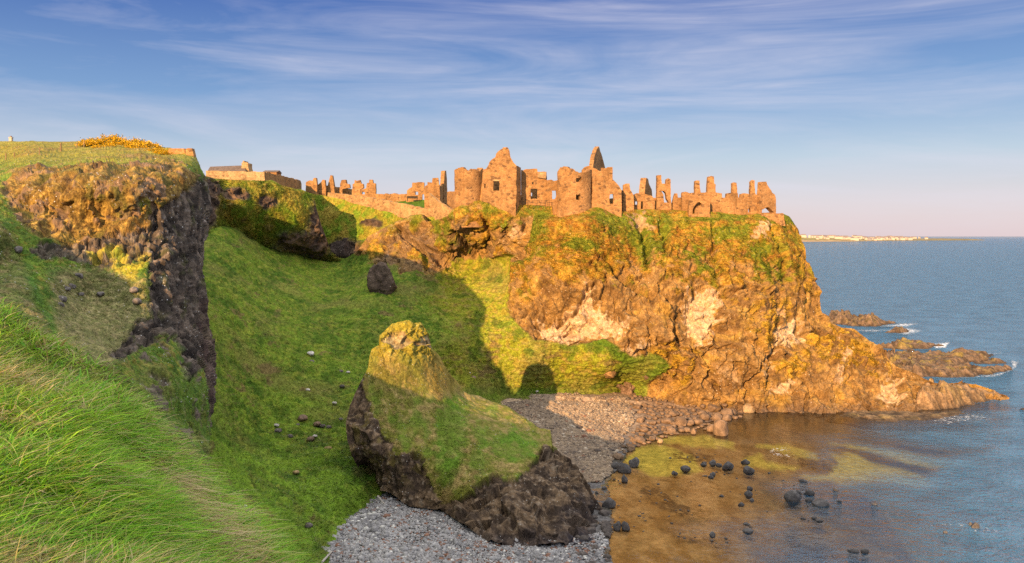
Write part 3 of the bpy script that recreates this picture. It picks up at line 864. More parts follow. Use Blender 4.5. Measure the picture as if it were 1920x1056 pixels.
beach()
ALGAE = [[(1170, 862), (1192, 838), (1240, 830), (1300, 850), (1322, 878), (1280, 885), (1235, 888), (1195, 876)], [(1218, 818), (1262, 812), (1330, 812), (1376, 822), (1380, 834), (1320, 832), (1250, 828)],
         [(1420, 826), (1470, 822), (1530, 840), (1534, 848), (1490, 842), (1450, 832)], [(1552, 816), (1600, 818), (1670, 826), (1740, 838), (1820, 842), (1858, 840), (1840, 850), (1760, 858), (1690, 848), (1640, 834), (1570, 822)],
         [(1560, 836), (1605, 832), (1640, 850), (1700, 862), (1755, 880), (1740, 890), (1660, 885), (1590, 892), (1520, 888), (1500, 878), (1552, 870), (1566, 856)], [(1395, 850), (1425, 842), (1440, 856), (1500, 862), (1490, 872), (1420, 866), (1400, 862)]]
WEED = [[(1195, 912), (1225, 905), (1255, 925), (1275, 945), (1255, 958), (1235, 950), (1210, 935)], [(1125, 895), (1155, 893), (1150, 903), (1128, 903)], [(1265, 850), (1290, 842), (1335, 850), (1330, 862), (1290, 858)], [(1220, 965), (1250, 968), (1248, 976), (1226, 974)],
        [(1285, 1000), (1360, 1004), (1350, 1016), (1290, 1010)], [(1260, 940), (1295, 945), (1285, 962), (1266, 962)], [(1500, 975), (1540, 972), (1560, 985), (1520, 986)], [(1500, 848), (1545, 850), (1566, 868), (1540, 872), (1500, 862)]]


def seabed():
    x = np.linspace(4, 110, 560); y = np.linspace(58, 170, 520)
    X, Y = np.meshgrid(x, y)
    Z = ground_z(X, Y)-.10
    V = np.stack([X, Y, Z], -1)
    px, py = to_px(X, Y, 0*Z)
    w1, w2, w3 = fbm(V*np.array([1, .5, 1]), .16, 4, seed=603), fbm(V*np.array([1, .5, 1]), .5, 4, seed=605), fbm(V, 1.5, 3, seed=607)
    rg = w1*16+w2*12+w3*6
    C = mixc((.27, .145, .05), (.42, .25, .105), sstep(-.4, .4, w2+w3*.4))
    C = mixc(C, (.09, .06, .035), sstep(840, 790, py+w1*20)*.8)
    C = mixc(C, (.10, .075, .05), sstep(.15, .4, w1+w2*.3)*.45)
    deep = sstep(8, 34, X-shore_x(Y)+w1*10-.12*(Y-100))
    C = mixc(C, (.07, .08, .07), deep*.6)
    a = np.zeros(px.shape)
    for p in ALGAE: a = np.maximum(a, pmask(px, py, p, 5, rg*.6))
    C = mixc(C, mixc((.66, .50, .10), (.44, .35, .07), sstep(-.3, .3, w3)), a*.9)
    w = np.zeros(px.shape)
    for p in WEED: w = np.maximum(w, pmask(px, py, p, 2.5, rg*.7))
    w = w*sstep(-.25, .15, w3+w2*.6)
    C = mixc(C, (.045, .03, .02), w*.8)
    v, q, c = split_sheet(V, C, (Z < .12)[:-1, :-1], True)
    tag(link('seabed', mesh('seabed', v, q, M['seabed'], c)), kind='structure')


seabed()


def mat_water():
    m, nt, N, L = new_mat('sea_water')
    geo = nd(N, 'ShaderNodeNewGeometry')
    at = nd(N, 'ShaderNodeAttribute', attribute_name='Col')
    sp = nd(N, 'ShaderNodeSeparateColor'); L.new(at.outputs['Color'], sp.inputs[0])
    mp = nd(N, 'ShaderNodeMapping'); mp.inputs['Scale'].default_value = (.75, 1.0, 1); mp.inputs['Rotation'].default_value = (0, 0, math.radians(28))
    L.new(geo.outputs['Position'], mp.inputs['Vector'])
    n1 = noise_node(N, L, mp.outputs[0], .8, 3, .6, .3)
    n2 = noise_node(N, L, mp.outputs[0], 2.6, 3, .6, .4)
    n0 = noise_node(N, L, mp.outputs[0], .14, 3, .6, .2)
    h = mathn(N, L, 'ADD', mathn(N, L, 'MULTIPLY', n1, 1.0), mathn(N, L, 'MULTIPLY', n2, .30))
    h = mathn(N, L, 'ADD', h, mathn(N, L, 'MULTIPLY', n0, 1.0))
    bp = nd(N, 'ShaderNodeBump')
    bp.inputs['Distance'].default_value = 1.3
    L.new(mathn(N, L, 'MULTIPLY', sp.outputs[1], 1.0), bp.inputs['Strength'])
    L.new(h, bp.inputs['Height'])
    fr = nd(N, 'ShaderNodeFresnel'); fr.inputs['IOR'].default_value = 1.33; L.new(bp.outputs[0], fr.inputs['Normal'])
    gl = nd(N, 'ShaderNodeBsdfGlossy'); gl.inputs['Roughness'].default_value = .06; L.new(bp.outputs[0], gl.inputs['Normal'])
    tr = nd(N, 'ShaderNodeBsdfTransparent'); tr.inputs['Color'].default_value = (.93, .92, .86, 1)
    df = nd(N, 'ShaderNodeBsdfDiffuse')
    k = mixn(N, L, maprange(N, L, n0, .35, .65, 0, 1), (.028, .11, .205), (.055, .175, .31))
    L.new(k, df.inputs['Color']); L.new(bp.outputs[0], df.inputs['Normal'])
    body = nd(N, 'ShaderNodeMixShader'); L.new(sp.outputs[0], body.inputs[0]); L.new(tr.outputs[0], body.inputs[1]); L.new(df.outputs[0], body.inputs[2])
    x = nd(N, 'ShaderNodeMixShader'); L.new(fr.outputs[0], x.inputs[0]); L.new(body.outputs[0], x.inputs[1]); L.new(gl.outputs[0], x.inputs[2])
    o = nd(N, 'ShaderNodeOutputMaterial'); L.new(x.outputs[0], o.inputs[0])
    return m


M['water'] = mat_water()


def sea():
    y = np.r_[np.linspace(40, 230, 240), np.geomspace(232, 60000, 70)]
    t = np.linspace(-1, 1, 260)
    X = np.outer(np.maximum(120, y*1.3), t); Y = np.repeat(y[:, None], 260, 1)
    # keep nearer columns dense round the bay
    X = np.where(np.abs(Y) < 231, np.linspace(-60, 330, 260)[None, :], X)
    V = np.stack([X, Y, np.zeros_like(X)], -1)
    off = X-shore_x(Y)
    w = fbm(V, .06, 3, seed=700)
    deep = sstep(12, 52, off+w*22-.22*(Y-95))
    deep = np.maximum(deep, sstep(150, 158, Y+.0*X))
    deep = np.maximum(deep, sstep(88, 100, X+w*10))
    px, py = to_px(X, np.maximum(Y, 41), 0*X)
    al = np.zeros(X.shape)
    near = (Y < 230)
    for p in ALGAE: al = np.where(near, np.maximum(al, pmask(px, py, p, 9, w*20)), al)
    deep = deep*(1-.86*al)
    rough = .045+.85*deep
    rough = np.where(Y > 300, 1., rough)
    C = np.stack([deep*.93, rough, 0*deep], -1)
    o = link('sea', mesh('sea', V, grid_faces(*V.shape[:2], True), M['water'], C))
    tag(o, kind='structure')


sea()
# sheet of sea floor far below so that the open water is never empty underneath
o = link('deep_seabed', mesh('deep_seabed', [(-80000, 30, -6), (80000, 30, -6), (80000, 90000, -6), (-80000, 90000, -6)], np.array([[0, 1, 2, 3]]), mat_plain('deep_floor', (.05, .07, .07), 1, bump=0)))
tag(o, kind='structure')


# ================================================================== foreground bank and hill behind the camera
BANK_EDGE = [(-420, 480), (-200, 512), (0, 572), (60, 607), (130, 657), (215, 703), (260, 747), (300, 797), (340, 840), (380, 882), (430, 934), (480, 988), (530, 1056), (575, 1140), (600, 1300)]
BANK = TPS([(-420, 480, 21), (-200, 512, 17.5), (0, 572, 14.2), (130, 657, 13), (215, 703, 12.2), (300, 797, 10.8), (380, 882, 9.7), (430, 934, 9.2), (530, 1056, 7.9), (600, 1300, 5.6),
            (0, 1056, 4.2), (300, 1056, 5.0), (450, 1056, 6.3), (0, 800, 6.8), (150, 800, 7.4), (200, 930, 5.9), (350, 950, 7.0), (-200, 800, 6.2), (-420, 700, 7), (0, 650, 10.4), (0, 1400, 2.6), (400, 1400, 3.2), (-420, 1400, 2.4), (300, 880, 8.1), (150, 720, 9.8)], 5e-4)


def bank():
    nu, nv = 260, 200
    px, py = coons(BANK_EDGE, [(600, 1300), (600, 1480)], [(-420, 1480), (600, 1480)], [(-420, 480), (-420, 1480)], nu, nv, 'x')
    V = P(px, py, BANK(px, py))
    V[..., 2] += (fbm(V, .6, 3, seed=800)*.16+fbm(V, 2.2, 3, seed=801)*.05)*sstep(0, 10, np.arange(nv))[:, None]
    w = fbm(V, 1.2, 3, seed=803)
    C = mixc((.05, .07, .012), (.11, .10, .03), sstep(-.3, .3, w))
    Vd, C = back_rows(V, C, 'top', [(-.2, .4, -.3), (-.6, 1.2, -1.4), (-1.2, 2.5, -3.8), (-2.5, 5, -9), (-4, 9, -20)])
    tag(link('foreground_bank', mesh('foreground_bank', Vd, grid_faces(*Vd.shape[:2]), M['grass'], C)), kind='structure')


bank()


def hill():
    y = np.linspace(-110, 62, 90); t = np.linspace(0, 1, 70)
    xr = np.where(y < 1, 9., np.minimum(9., 0)-.98*y-3.)
    xr = np.interp(y, [-110, -6, 0, 4, 62], [9, 6, 0, -8.5, -64])
    X = xr[:, None]-t[None, :]**1.6*130
    Y = np.repeat(y[:, None], 70, 1)
    xx = X-.4455*Y
    prof = np.interp(-xx, [-6, -3, 0, 6, 20, 34, 48, 54, 61, 69, 78, 140], [21, 26.5, 29.8, 30.5, 32.5, 36.0, 39.0, 40.6, 42.6, 50., 54, 60])
    Z = prof+np.interp(y, [-110, -40, -6, 4, 62], [6, 2, 0, -1.6, -18.6])[:, None]
    V = np.stack([X, Y, Z], -1)
    V[..., 2] += fbm(V, .15, 3, seed=820)*.5
    Z0 = V.copy(); 
    C = np.broadcast_to(np.array(G_MID), V.shape).copy()
    # skirt
    sk = V[:, :1].copy(); sk[..., 2] = 0; sk[..., 0] += 2
    V = np.concatenate([sk, V], 1); C = np.concatenate([C[:, :1], C], 1)
    tag(link('hillside', mesh('hillside', V, grid_faces(*V.shape[:2]), M['grass'], C)), kind='structure')


hill()


def gully():
    t, y = np.meshgrid(np.linspace(-60, 0, 90), np.linspace(14, 70, 80))
    x = t-.43*y-1.5
    z = 7.5+.06*(y-10)+.0035*np.maximum(-x-20, 0)**2
    V = np.stack([x, y, z], -1); V[..., 2] += fbm(V, .15, 4, seed=870)*.9
    tag(link('gully_floor', mesh('gully_floor', V, grid_faces(80, 90, True), M['grass'], mixc(G_DEEP, G_MID, sstep(-.3, .3, fbm(V, .4, 3, seed=871))))), kind='structure')


gully()


def blades(name, n, sampler, lens, width, lean, colf, seed, segs=3, droop=.5, spread=.55):
    """n curved grass blades as one mesh"""
    r = np.random.default_rng(seed)
    base, px, py = sampler(r, n)
    n = len(base)
    L_ = lens(px, py, base)*r.uniform(.55, 1.25, n)
    az = r.normal(0, 1, (n, 2))*spread
    dirv = np.c_[az+np.asarray(lean(px, py, r))[:, :2], np.ones(n)]
    dirv /= np.linalg.norm(dirv, axis=1)[:, None]
    hz = np.c_[dirv[:, :2], np.zeros(n)]
    hz /= np.linalg.norm(hz, axis=1)[:, None]+1e-9
    side = np.c_[-hz[:, 1], hz[:, 0], np.zeros(n)]
    ang = r.uniform(-1.2, 1.2, n)
    side = side*np.cos(ang)[:, None]+hz*np.sin(ang)[:, None]
    w = width(base)*r.uniform(.6, 1.3, n)
    rows = []
    for k in range(segs+1):
        s = k/segs
        p = base+dirv*(L_*s)[:, None]+hz*(L_*droop*s*s)[:, None]*.9-np.array([0, 0, 1])*(L_*droop*s*s*.75)[:, None]
        ww = (w*(1-s**1.5*.9))[:, None]
        rows += [p-side*ww*.5, p+side*ww*.5]
    V = np.stack(rows, 1)                       # n, 2(segs+1), 3
    k = 2*(segs+1)
    fq = np.array([[2*j, 2*j+1, 2*j+3, 2*j+2] for j in range(segs)])
    Fq = (np.arange(n)[:, None, None]*k+fq[None]).reshape(-1, 4)
    c = colf(px, py, base, r)
    Cc = np.repeat(c[:, None, :], k, 1)
    me = mesh(name, V.reshape(-1, 3), Fq, M['blade'], Cc.reshape(-1, 3))
    return me


def bank_sampler(r, n):
    px = r.uniform(-140, 600, n*3); py = r.uniform(480, 1330, n*3)
    e = np.array(BANK_EDGE, float)
    ok = py > np.interp(px, e[:, 0], e[:, 1])-1
    px, py = px[ok][:n], py[ok][:n]
    b = P(px, py, BANK(px, py))
    b[:, 2] += fbm(b, .6, 3, seed=800)*.16-.02
    return b, px, py


def straw_mask(px, py, b):
    w = fbm(b, .55, 3, seed=840)+.35*fbm(b*np.array([.5, 1.6, 1]), 1.2, 2, seed=841)
    s = sstep(.0, .45, w*1.3+.05*blob(px, py, 330, 900, 150, 110)-.22*blob(px, py, 120, 820, 130, 90)+.14*blob(px, py, 150, 780, 50, 40))
    return s


def bank_col(px, py, b, r):
    n = len(px)
    s = straw_mask(px, py, b)
    g = mixc((.10, .35, .012), (.36, .62, .028), r.uniform(0, 1, n))
    g = mixc(g, np.array([.04, .13, .01]), (r.uniform(0, 1, n) < .25)*.8)
    g = mixc(g, (.34, .36, .04), (r.uniform(0, 1, n) < .22+.3*blob(px, py, 40, 700, 110, 90))*.7)
    st = mixc((.42, .33, .13), (.62, .52, .28), r.uniform(0, 1, n))
    st = mixc(st, (.36, .22, .06), (r.uniform(0, 1, n) < .2)*.8)
    pick = r.uniform(0, 1, n) < np.clip(s*.6+.13, 0, 1)
    return np.where(pick[:, None], st, g)


def bank_lean(px, py, r):
    s = blob(px, py, 300, 880, 200, 140)
    q = sstep(150, 420, px)
    return np.stack([.12+.5*q+.7*s, -.1-.1*q-.3*s, 0*px], -1)


tag(link('bank_grass', blades('bank_grass', 70000, bank_sampler, lambda px, py, b: .27+.16*fbm(b, .8, 2, seed=850), lambda b: (.0062+.001*b[:, 1])*RNG.lognormal(0, .35, len(b)), bank_lean, bank_col, 3, 3, .5, .9)), kind='stuff')


def tussock_sampler(spots):
    def f(r, n):
        k = r.integers(0, len(spots), n)
        a = np.array(spots, float)[k]
        px = a[:, 0]+r.normal(0, 1, n)*a[:, 2]; py = a[:, 1]+r.normal(0, 1, n)*a[:, 3]
        b = P(px, py, BANK(px, py)); b[:, 2] += .02
        return b, px, py
    return f


def stem_sampler(r, n):
    b, px, py = bank_sampler(r, n)
    return b, px, py


tag(link('bank_stems', blades('bank_stems', 1500, stem_sampler, lambda px, py, b: .33+0*px, lambda b: .003+.0005*b[:, 1], lambda px, py, r: np.stack([.35+r.normal(0, .5, len(px)), r.normal(0, .4, len(px)), 0*px], -1),
                              lambda px, py, b, r: mixc((.45, .36, .12), (.62, .54, .20), r.uniform(0, 1, len(px))), 8, 4, .55)), kind='stuff')
TUSS = [(315, 905, 9, 9), (335, 925, 10, 9), (352, 945, 10, 10), (366, 965, 10, 10), (380, 988, 9, 12), (392, 1010, 8, 12), (400, 1035, 8, 14)]
o = link('straw_tussock', blades('straw_tussock', 800, tussock_sampler(TUSS), lambda px, py, b: .22+0*px, lambda b: .012+0*b[:, 1],
                                 lambda px, py, r: np.stack([.9+r.normal(0, .5, len(px)), -.5+r.normal(0, .5, len(px)), 0*px], -1), lambda px, py, b, r: mixc((.24, .15, .06), (.70, .55, .32), r.uniform(0, 1, len(px))**1.5), 5, 4, .95))
tag(o, 'long drooping clump of dry straw coloured grass hanging down the foreground bank', 'grass tussock')



# ---- short turf and tufts that break up the nearer slopes (nobody could count them)
def tufts(name, key, n, keep, length, width, seed, bright=1.0, down=.5):
    Vd, C = SHEET[key][:2]; nn = SHEET[key][3] if key != 'main' else SHEET[key][6]
    w = keep.ravel().astype(float); w /= w.sum()
    r = np.random.default_rng(seed)
    ids = r.choice(len(w), n, p=w)
    A = Vd.reshape(-1, 3)[ids]; Nn = nn.reshape(-1, 3)[ids]; Cc = C.reshape(-1, 3)[ids]
    j = np.minimum(ids+1, len(w)-1)
    A = A+(Vd.reshape(-1, 3)[j]-A)*np.clip(r.uniform(0, 1, (n, 1)), 0, 1)*(np.linalg.norm(Vd.reshape(-1, 3)[j]-A, axis=1) < 2)[:, None]
    clump = noise(A, .9, seed)
    def samp(r_, m): return A-Nn*.06, None, None
    def lens(px, py, b): return length*(1+.8*clump)
    def lean(px, py, r_): return Nn*down+0
    def colf(px, py, b, r_):
        v = r_.uniform(.65, 1.45, n)[:, None]*bright
        t = r_.uniform(0, 1, (n, 1))
        c = Cc*v
        c = c*(1-.25*(t > .8))+np.array([.34, .24, .07])*(.25*(t > .8))
        return np.clip(c, 0, .75)
    tag(link(name, blades(name, n, samp, lens, lambda b: width+0*b[:, 1], lean, colf, seed, 2, .7)), kind='stuff')


_Vd, _C, _hd, _rk, _px, _py, _n = SHEET['main']
tufts('slope_grass', 'main', 75000, (_hd < .5) & (_Vd[..., 2] > 2.0), .46, .10, 41, 1.3)
tufts('headland_grass', 'main', 85000, (_hd >= .5) & (_rk < .5), .40, .11, 42, 1.3)
tufts('bluff_grass', 'bluff', 16000, SHEET['bluff'][2] < .5, .5, .11, 43, 1.3)
tufts('far_slope_grass', 'far', 12000, SHEET['far'][2] < .5, .55, .12, 44, 1.3)
tufts('cliff_grass', 'left', 70000, (SHEET['left'][2] < .5), .32, .06, 45, 1.3)
tufts('stack_grass', 'stack', 30000, SHEET['stack'][2] < .5, .26, .06, 46, 1.3)

FLW = [(462, 968, 4, 5), (468, 978, 4, 5), (474, 990, 4, 5), (478, 998, 3, 4)]
o = link('thrift_flowers', blades('thrift_flowers', 420, tussock_sampler(FLW), lambda px, py, b: .10+0*px, lambda b: .018+0*b[:, 1], lambda px, py, r: np.stack([.2+0*px, 0*px, 0*px], -1),
                                  lambda px, py, b, r: np.where((r.random(len(px)) < .5)[:, None], np.array([.75, .70, .62]), np.array([.60, .22, .22])), 9, 2, .2))
tag(o, kind='stuff')
# ================================================================== masonry helpers
def rag_poly(pts, step=.55, amp=.09, keep_bottom=True, seed=0):
    """break the straight edges of a wall outline (x,z) into weathered ones"""
    r = np.random.default_rng(seed)
    a = np.array(pts, float)
    zmin = a[:, 1].min()
    out = []
    for k in range(len(a)):
        p, q = a[k], a[(k+1) % len(a)]
        out.append(p)
        d = np.linalg.norm(q-p)
        m = int(d/step)
        if keep_bottom and p[1] < zmin+.6 and q[1] < zmin+.6:
            continue
        for j in range(1, m):
            t = p+(q-p)*(j+r.uniform(-.2, .2))/m
            nrm = np.array([-(q-p)[1], (q-p)[0]])/d
            horizontal = abs((q-p)[0]) > abs((q-p)[1])
            out.append(t+nrm*r.normal(0, amp*(1.3 if horizontal else .6)))
    return np.array(out)


def prism(name, outline, holes, to3, back, mat, parent=None, loc=(0, 0, 0)):
    """outline / holes: (x,z) loops on a wall plane; to3 maps them to the world; back = thickness vector"""
    loops = [outline]+list(holes)
    flat = [Vector((p[0], p[1], 0)) for l in loops for p in l]
    tri = tessellate_polygon([[Vector((p[0], p[1], 0)) for p in l] for l in loops])
    n = len(flat)
    f3 = np.array([to3(p.x, p.y) for p in flat])-np.array(loc)
    V = np.concatenate([f3, f3+np.array(back)], 0)
    faces = []
    for t in tri:
        a, b, c = t
        # orient the front face towards -back
        nn = np.cross(f3[b]-f3[a], f3[c]-f3[a])
        if np.dot(nn, np.array(back)) > 0: a, b, c = a, c, b
        faces.append((a, b, c)); faces.append((a+n, c+n, b+n))
    s = 0
    for l in loops:
        m = len(l)
        for k in range(m):
            i, j = s+k, s+(k+1) % m
            faces.append((i, j, j+n, i+n))
        s += m
    me = mesh(name, V, faces, mat, smooth=False)
    import bmesh
    bm = bmesh.new(); bm.from_mesh(me)
    bmesh.ops.recalc_face_normals(bm, faces=bm.faces)
    bm.to_mesh(me); bm.free()
    return link(name, me, parent, None if parent else loc)


def wall_plane(px0, D0, px1, D1):
    """vertical wall through two picture columns at two depths; gives (px,py) -> wall (s,z), and wall -> world"""
    A = np.array([(px0-CX)/F*D0, D0]); B = np.array([(px1-CX)/F*D1, D1])
    u = (B-A)/np.linalg.norm(B-A)
    nb = np.array([-u[1], u[0]])
    if nb[1] < 0: nb = -nb

    def pix(px, py):
        d = np.array([(px-CX)/F, 1.0])
        # ray * t = A + s u
        m = np.array([[d[0], -u[0]], [d[1], -u[1]]])
        t, s = np.linalg.solve(m, A)
        return s, HC+(HY-py)/F*t

    def to3(s, z):
        p = A+u*s
        return np.array([p[0], p[1], z])
    return pix, to3, np.array([nb[0], nb[1], 0])


_seed = [100]


def stone_wall(name, label, cat, outline, D, thick=.9, holes=(), D1=None, mat='stone', group=None, parent=None, amp=.06, step=.6, extend=1.5):
    """free-standing ruined wall; outline in picture columns/rows on the plane of the wall"""
    _seed[0] += 1
    o = np.array(outline, float)
    pix, to3, nb = wall_plane(o[:, 0].min(), D, o[:, 0].max(), D1 or D)
    ol = [pix(*p) for p in outline]
    ol = rag_poly(ol, step, amp, seed=_seed[0])
    zmin = ol[:, 1].min()
    ol[:, 1] = np.where(ol[:, 1] < zmin+.7, ol[:, 1]-extend, ol[:, 1])      # footing goes into the ground
    hs = [rag_poly([pix(*p) for p in h], .5, .05, False, seed=_seed[0]+7) for h in holes]
    c = to3(ol[:, 0].mean(), zmin)
    ob = prism(name, ol, hs, to3, nb*thick, M[mat], parent, (0, 0, 0) if parent else tuple(c))
    if not parent: tag(ob, label, cat, group)
    return ob


def rect(x0, y0, x1, y1):
    return [(x0, y1), (x0, y0), (x1, y0), (x1, y1)]


def Z3(pts, ox=820, oy=260, s=5.3333):
    return [(ox+x/s, oy+y/s) for x, y in pts]


def Z4(pts):
    return Z3(pts, 1120, 260)


def Z2(pts):
    return Z3(pts, 360, 280, 4.0)


# ================================================================== castle
def round_tower(name, label, pxc, D, r, ztop, zbase, batter, wins, notch, seed, flare=0):
    """ruined round tower: outer and inner shell, ragged rim, real window openings"""
    cx = (pxc-CX)/F*D
    na, nz = 96, 60
    rng = np.random.default_rng(seed)
    ang = np.linspace(0, 2*math.pi, na, endpoint=False)
    top = ztop+.25*np.sin(ang*3+seed)+rng.normal(0, .10, na)+np.array([notch(a) for a in ang])
    v = np.linspace(0, 1, nz)
    Z = zbase+(top[None, :]-zbase)*v[:, None]
    hh = (Z-zbase)/(ztop-zbase)
    R = r+batter*np.clip(1-hh/.5, 0, 1)**1.4
    pt = np.stack([np.cos(ang)[None]*R, np.sin(ang)[None]*R, Z], -1)
    pt += fbm(pt+seed*11, .8, 3, seed=seed)[..., None]*np.array([.10, .10, .06])
    Ri = r-1.1
    pi = np.stack([np.cos(ang)[None]*Ri+0*Z, np.sin(ang)[None]*Ri+0*Z, Z], -1)
    V = np.concatenate([pt.reshape(-1, 3), pi.reshape(-1, 3)], 0)
    off = na*nz
    hole = np.zeros((nz-1, na), bool)
    zc = (Z[:-1]+Z[1:])/2
    am = ang+math.pi/na
    for (wpx, wpy, ww, wh) in wins:            # window given by picture column/row, width and height in metres
        s = np.clip(((wpx-CX)/F*D-cx)/r, -.98, .98)
        a0 = (2*math.pi-math.acos(s))
        wz = HC+(HY-wpy)/F*(D-r*math.sqrt(1-s*s))
        da = np.angle(np.exp(1j*(am-a0)))
        hole |= (np.abs(da)*r < ww/2)[None, :] & (np.abs(zc-wz) < wh/2)
    fs = []
    for j in range(nz-1):
        for k in range(na):
            k2 = (k+1) % na
            a, b, c, d = j*na+k, j*na+k2, (j+1)*na+k2, (j+1)*na+k
            if not hole[j, k]:
                fs.append((a, b, c, d)); fs.append((a+off, d+off, c+off, b+off))
            else:
                if not hole[j, k-1]: fs.append((a, d, d+off, a+off))
                if not hole[j, k2]: fs.append((b, b+off, c+off, c))
                if not hole[j-1, k]: fs.append((a, a+off, b+off, b))
                if j+1 < nz-1 and not hole[j+1, k]: fs.append((d, c, c+off, d+off))
    for k in range(na):
        k2 = (k+1) % na
        a, b = (nz-1)*na+k, (nz-1)*na+k2
        fs.append((a, b, b+off, a+off))
    o = link(name, mesh(name, V, fs, M['stone'], smooth=False), loc=(cx, D, 0))
    o.data.transform(__import__('mathutils').Matrix.Translation((0, 0, -zbase)))
    o.location.z = zbase
    return tag(o, label, 'tower')


def zof(py, D): return HC+(HY-py)/F*D


def gauss(a, a0, w): return math.exp(-(np.angle(np.exp(1j*(a-a0)))/w)**2)


FRONT = 1.5*math.pi
round_tower('round_tower', 'round ruined tower with a notched rim at the left end of the castle', 879, 166, 2.95, zof(315, 163), 33.8, .9,
            [(855.5, 354, .5, .7), (855, 364, .4, .5)], lambda a: -.75*gauss(a, FRONT-.05, .22)-.35*gauss(a, FRONT+.9, .2), 1)
round_tower('round_tower', 'broad round tower with two windows one above the other below the tall thin gable', 1077.5, 163.5, 3.5, zof(319, 160), 32.6, 1.1,
            [(1082, 337, 1.1, .75), (1081.5, 369.5, .85, 1.15)], lambda a: .55*gauss(a, FRONT-.75, .5)-.35*gauss(a, FRONT+.3, .35), 2)
# shoulder of the right tower, stepping down to the left
stone_wall('ruined_wall', 'sloping stub of wall joining the left foot of the broad round tower', 'wall', Z3([(1165, 840), (1175, 700), (1150, 640), (1205, 560), (1240, 520), (1240, 320), (1203, 330), (1206, 560), (1165, 700)][:1]+[(1150, 650), (1206, 545), (1203, 328), (1262, 312), (1275, 845)]), 163.2, 1.2)

# big gable house
gh = empty('gabled_ruin', P(935, 400, 163).tolist(), 'large roofless gabled house with one big window, right of the notched round tower', 'ruined house')
gl = np.array(gh.location)


def part_wall(parent, name, outline, D, thick, holes=(), D1=None, mat='stone', amp=.06, extend=1.5, step=.6, dy=0.0):
    ob = stone_wall(name, None, None, outline, D, thick, holes, D1, mat, None, parent, amp, step, extend)
    ob.data.transform(__import__('mathutils').Matrix.Translation(tuple(-np.array(parent.location)+np.array([0, dy, 0]))))
    return ob


part_wall(gh, 'gable_wall', Z3([(440, 640), (450, 480), (455, 306), (478, 306), (492, 296), (512, 262), (520, 235), (548, 205), (580, 186), (588, 150), (606, 130), (640, 104), (652, 100), (655, 88), (700, 86), (712, 100), (722, 125), (733, 190),
                                (748, 215), (762, 240), (790, 268), (792, 560), (785, 700), (780, 815), (700, 825), (600, 780), (575, 690)]), 163, 1.0,
          [Z3(rect(560, 424, 620, 522)), Z3(rect(470, 455, 482, 495))])
hw = link('window_lintel', mesh('window_lintel', (lambda a, b: np.array([[x, y, z] for z in (a[2], b[2]) for y in (a[1], b[1]) for x in (a[0], b[0])]))(P(923.5, 339.6, 162.9)-gl, P(937, 337.6, 163.6)-gl),
                                [(0, 1, 5, 4), (2, 6, 7, 3), (0, 4, 6, 2), (1, 3, 7, 5), (4, 5, 7, 6), (0, 2, 3, 1)], M['stone_pale'], smooth=False), gh)
part_wall(gh, 'side_wall', Z3([(793, 780), (793, 272), (812, 278), (835, 290), (836, 500), (835, 700)]), 164.05, .9, [], 167.2, amp=.05)
part_wall(gh, 'side_wall', Z3([(446, 640), (456, 310), (500, 312), (520, 640)]), 164.05, .9, [], 174, amp=.05)
part_wall(gh, 'rear_wall', Z3([(462, 640), (462, 330), (640, 330), (820, 330), (820, 640)]), 174.5, .9, [], amp=.1)

# courtyard wall
cw = empty('courtyard_wall', P(1000, 384, 167.6).tolist(), 'courtyard wall with a big square window between the gabled house and the broad round tower', 'wall')
part_wall(cw, 'wall', Z3([(835, 670), (838, 312), (860, 318), (880, 306), (935, 304), (998, 302), (1003, 332), (1092, 333), (1096, 420), (1092, 670)]), 167.6, .9, [Z3(rect(934, 502, 1000, 604)), Z3([(944, 458), (946, 438), (956, 432), (964, 440), (962, 458)])])
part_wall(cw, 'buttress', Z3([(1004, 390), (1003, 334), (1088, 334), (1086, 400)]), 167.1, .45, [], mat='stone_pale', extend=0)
part_wall(cw, 'rear_wall', Z3([(840, 670), (842, 400), (930, 390), (975, 420), (1060, 420), (1090, 480), (1090, 670)]), 176, .9, [Z3(rect(937, 540, 948, 575))])
stone_wall('link_wall', 'low broken link wall with a see-through opening beside the broad round tower', 'wall', Z3([(1092, 670), (1094, 416), (1140, 410), (1165, 424), (1212, 414), (1225, 670)]), 167.2, .8, [Z3([(1148, 604), (1146, 520), (1185, 520), (1188, 590), (1170, 606)])])
stone_wall('link_wall', 'dark recessed wall piece behind the see-through opening of the castle yard', 'wall', Z3([(1092, 670), (1095, 440), (1125, 440), (1146, 500), (1146, 600), (1150, 670)]), 174, .8)

# tall thin gable
gx = Z3([(1548, 400), (1536, 285), (1556, 170), (1578, 82), (1592, 76), (1616, 78), (1640, 150), (1660, 220), (1680, 300), (1684, 400)])
TG = wall_plane(0, 1, 1, 1)
ga = np.array(P(1111, 318, 171)); gb = np.array(P(1136, 318, 181))
pix, to3, nb = wall_plane(1111, 170.5, 1135, 183.5)
ol = rag_poly([pix(x, y) for x, y in Z3([(1553, 400), (1555, 290), (1572, 180), (1590, 120), (1604, 92), (1616, 78), (1640, 150), (1660, 220), (1680, 300), (1684, 400)])], .6, .08, seed=31)
ol[:, 1] = np.where(ol[:, 1] < ol[:, 1].min()+.5, ol[:, 1]-6, ol[:, 1])
gcen = to3(ol[:, 0].mean(), ol[:, 1].min())
tag(prism('tall_gable', ol, [], to3, np.array([-.85, .25, 0]), M['stone'], None, tuple(gcen)), 'tall thin pointed gable rising behind the broad round tower', 'gable')
stone_wall('ruined_wall', 'jagged dark wall joining the tall thin gable to the broad round tower', 'wall', Z3([(1440, 420), (1446, 312), (1470, 286), (1535, 278), (1556, 290), (1640, 330), (1640, 420)]), 169, .9, extend=4)

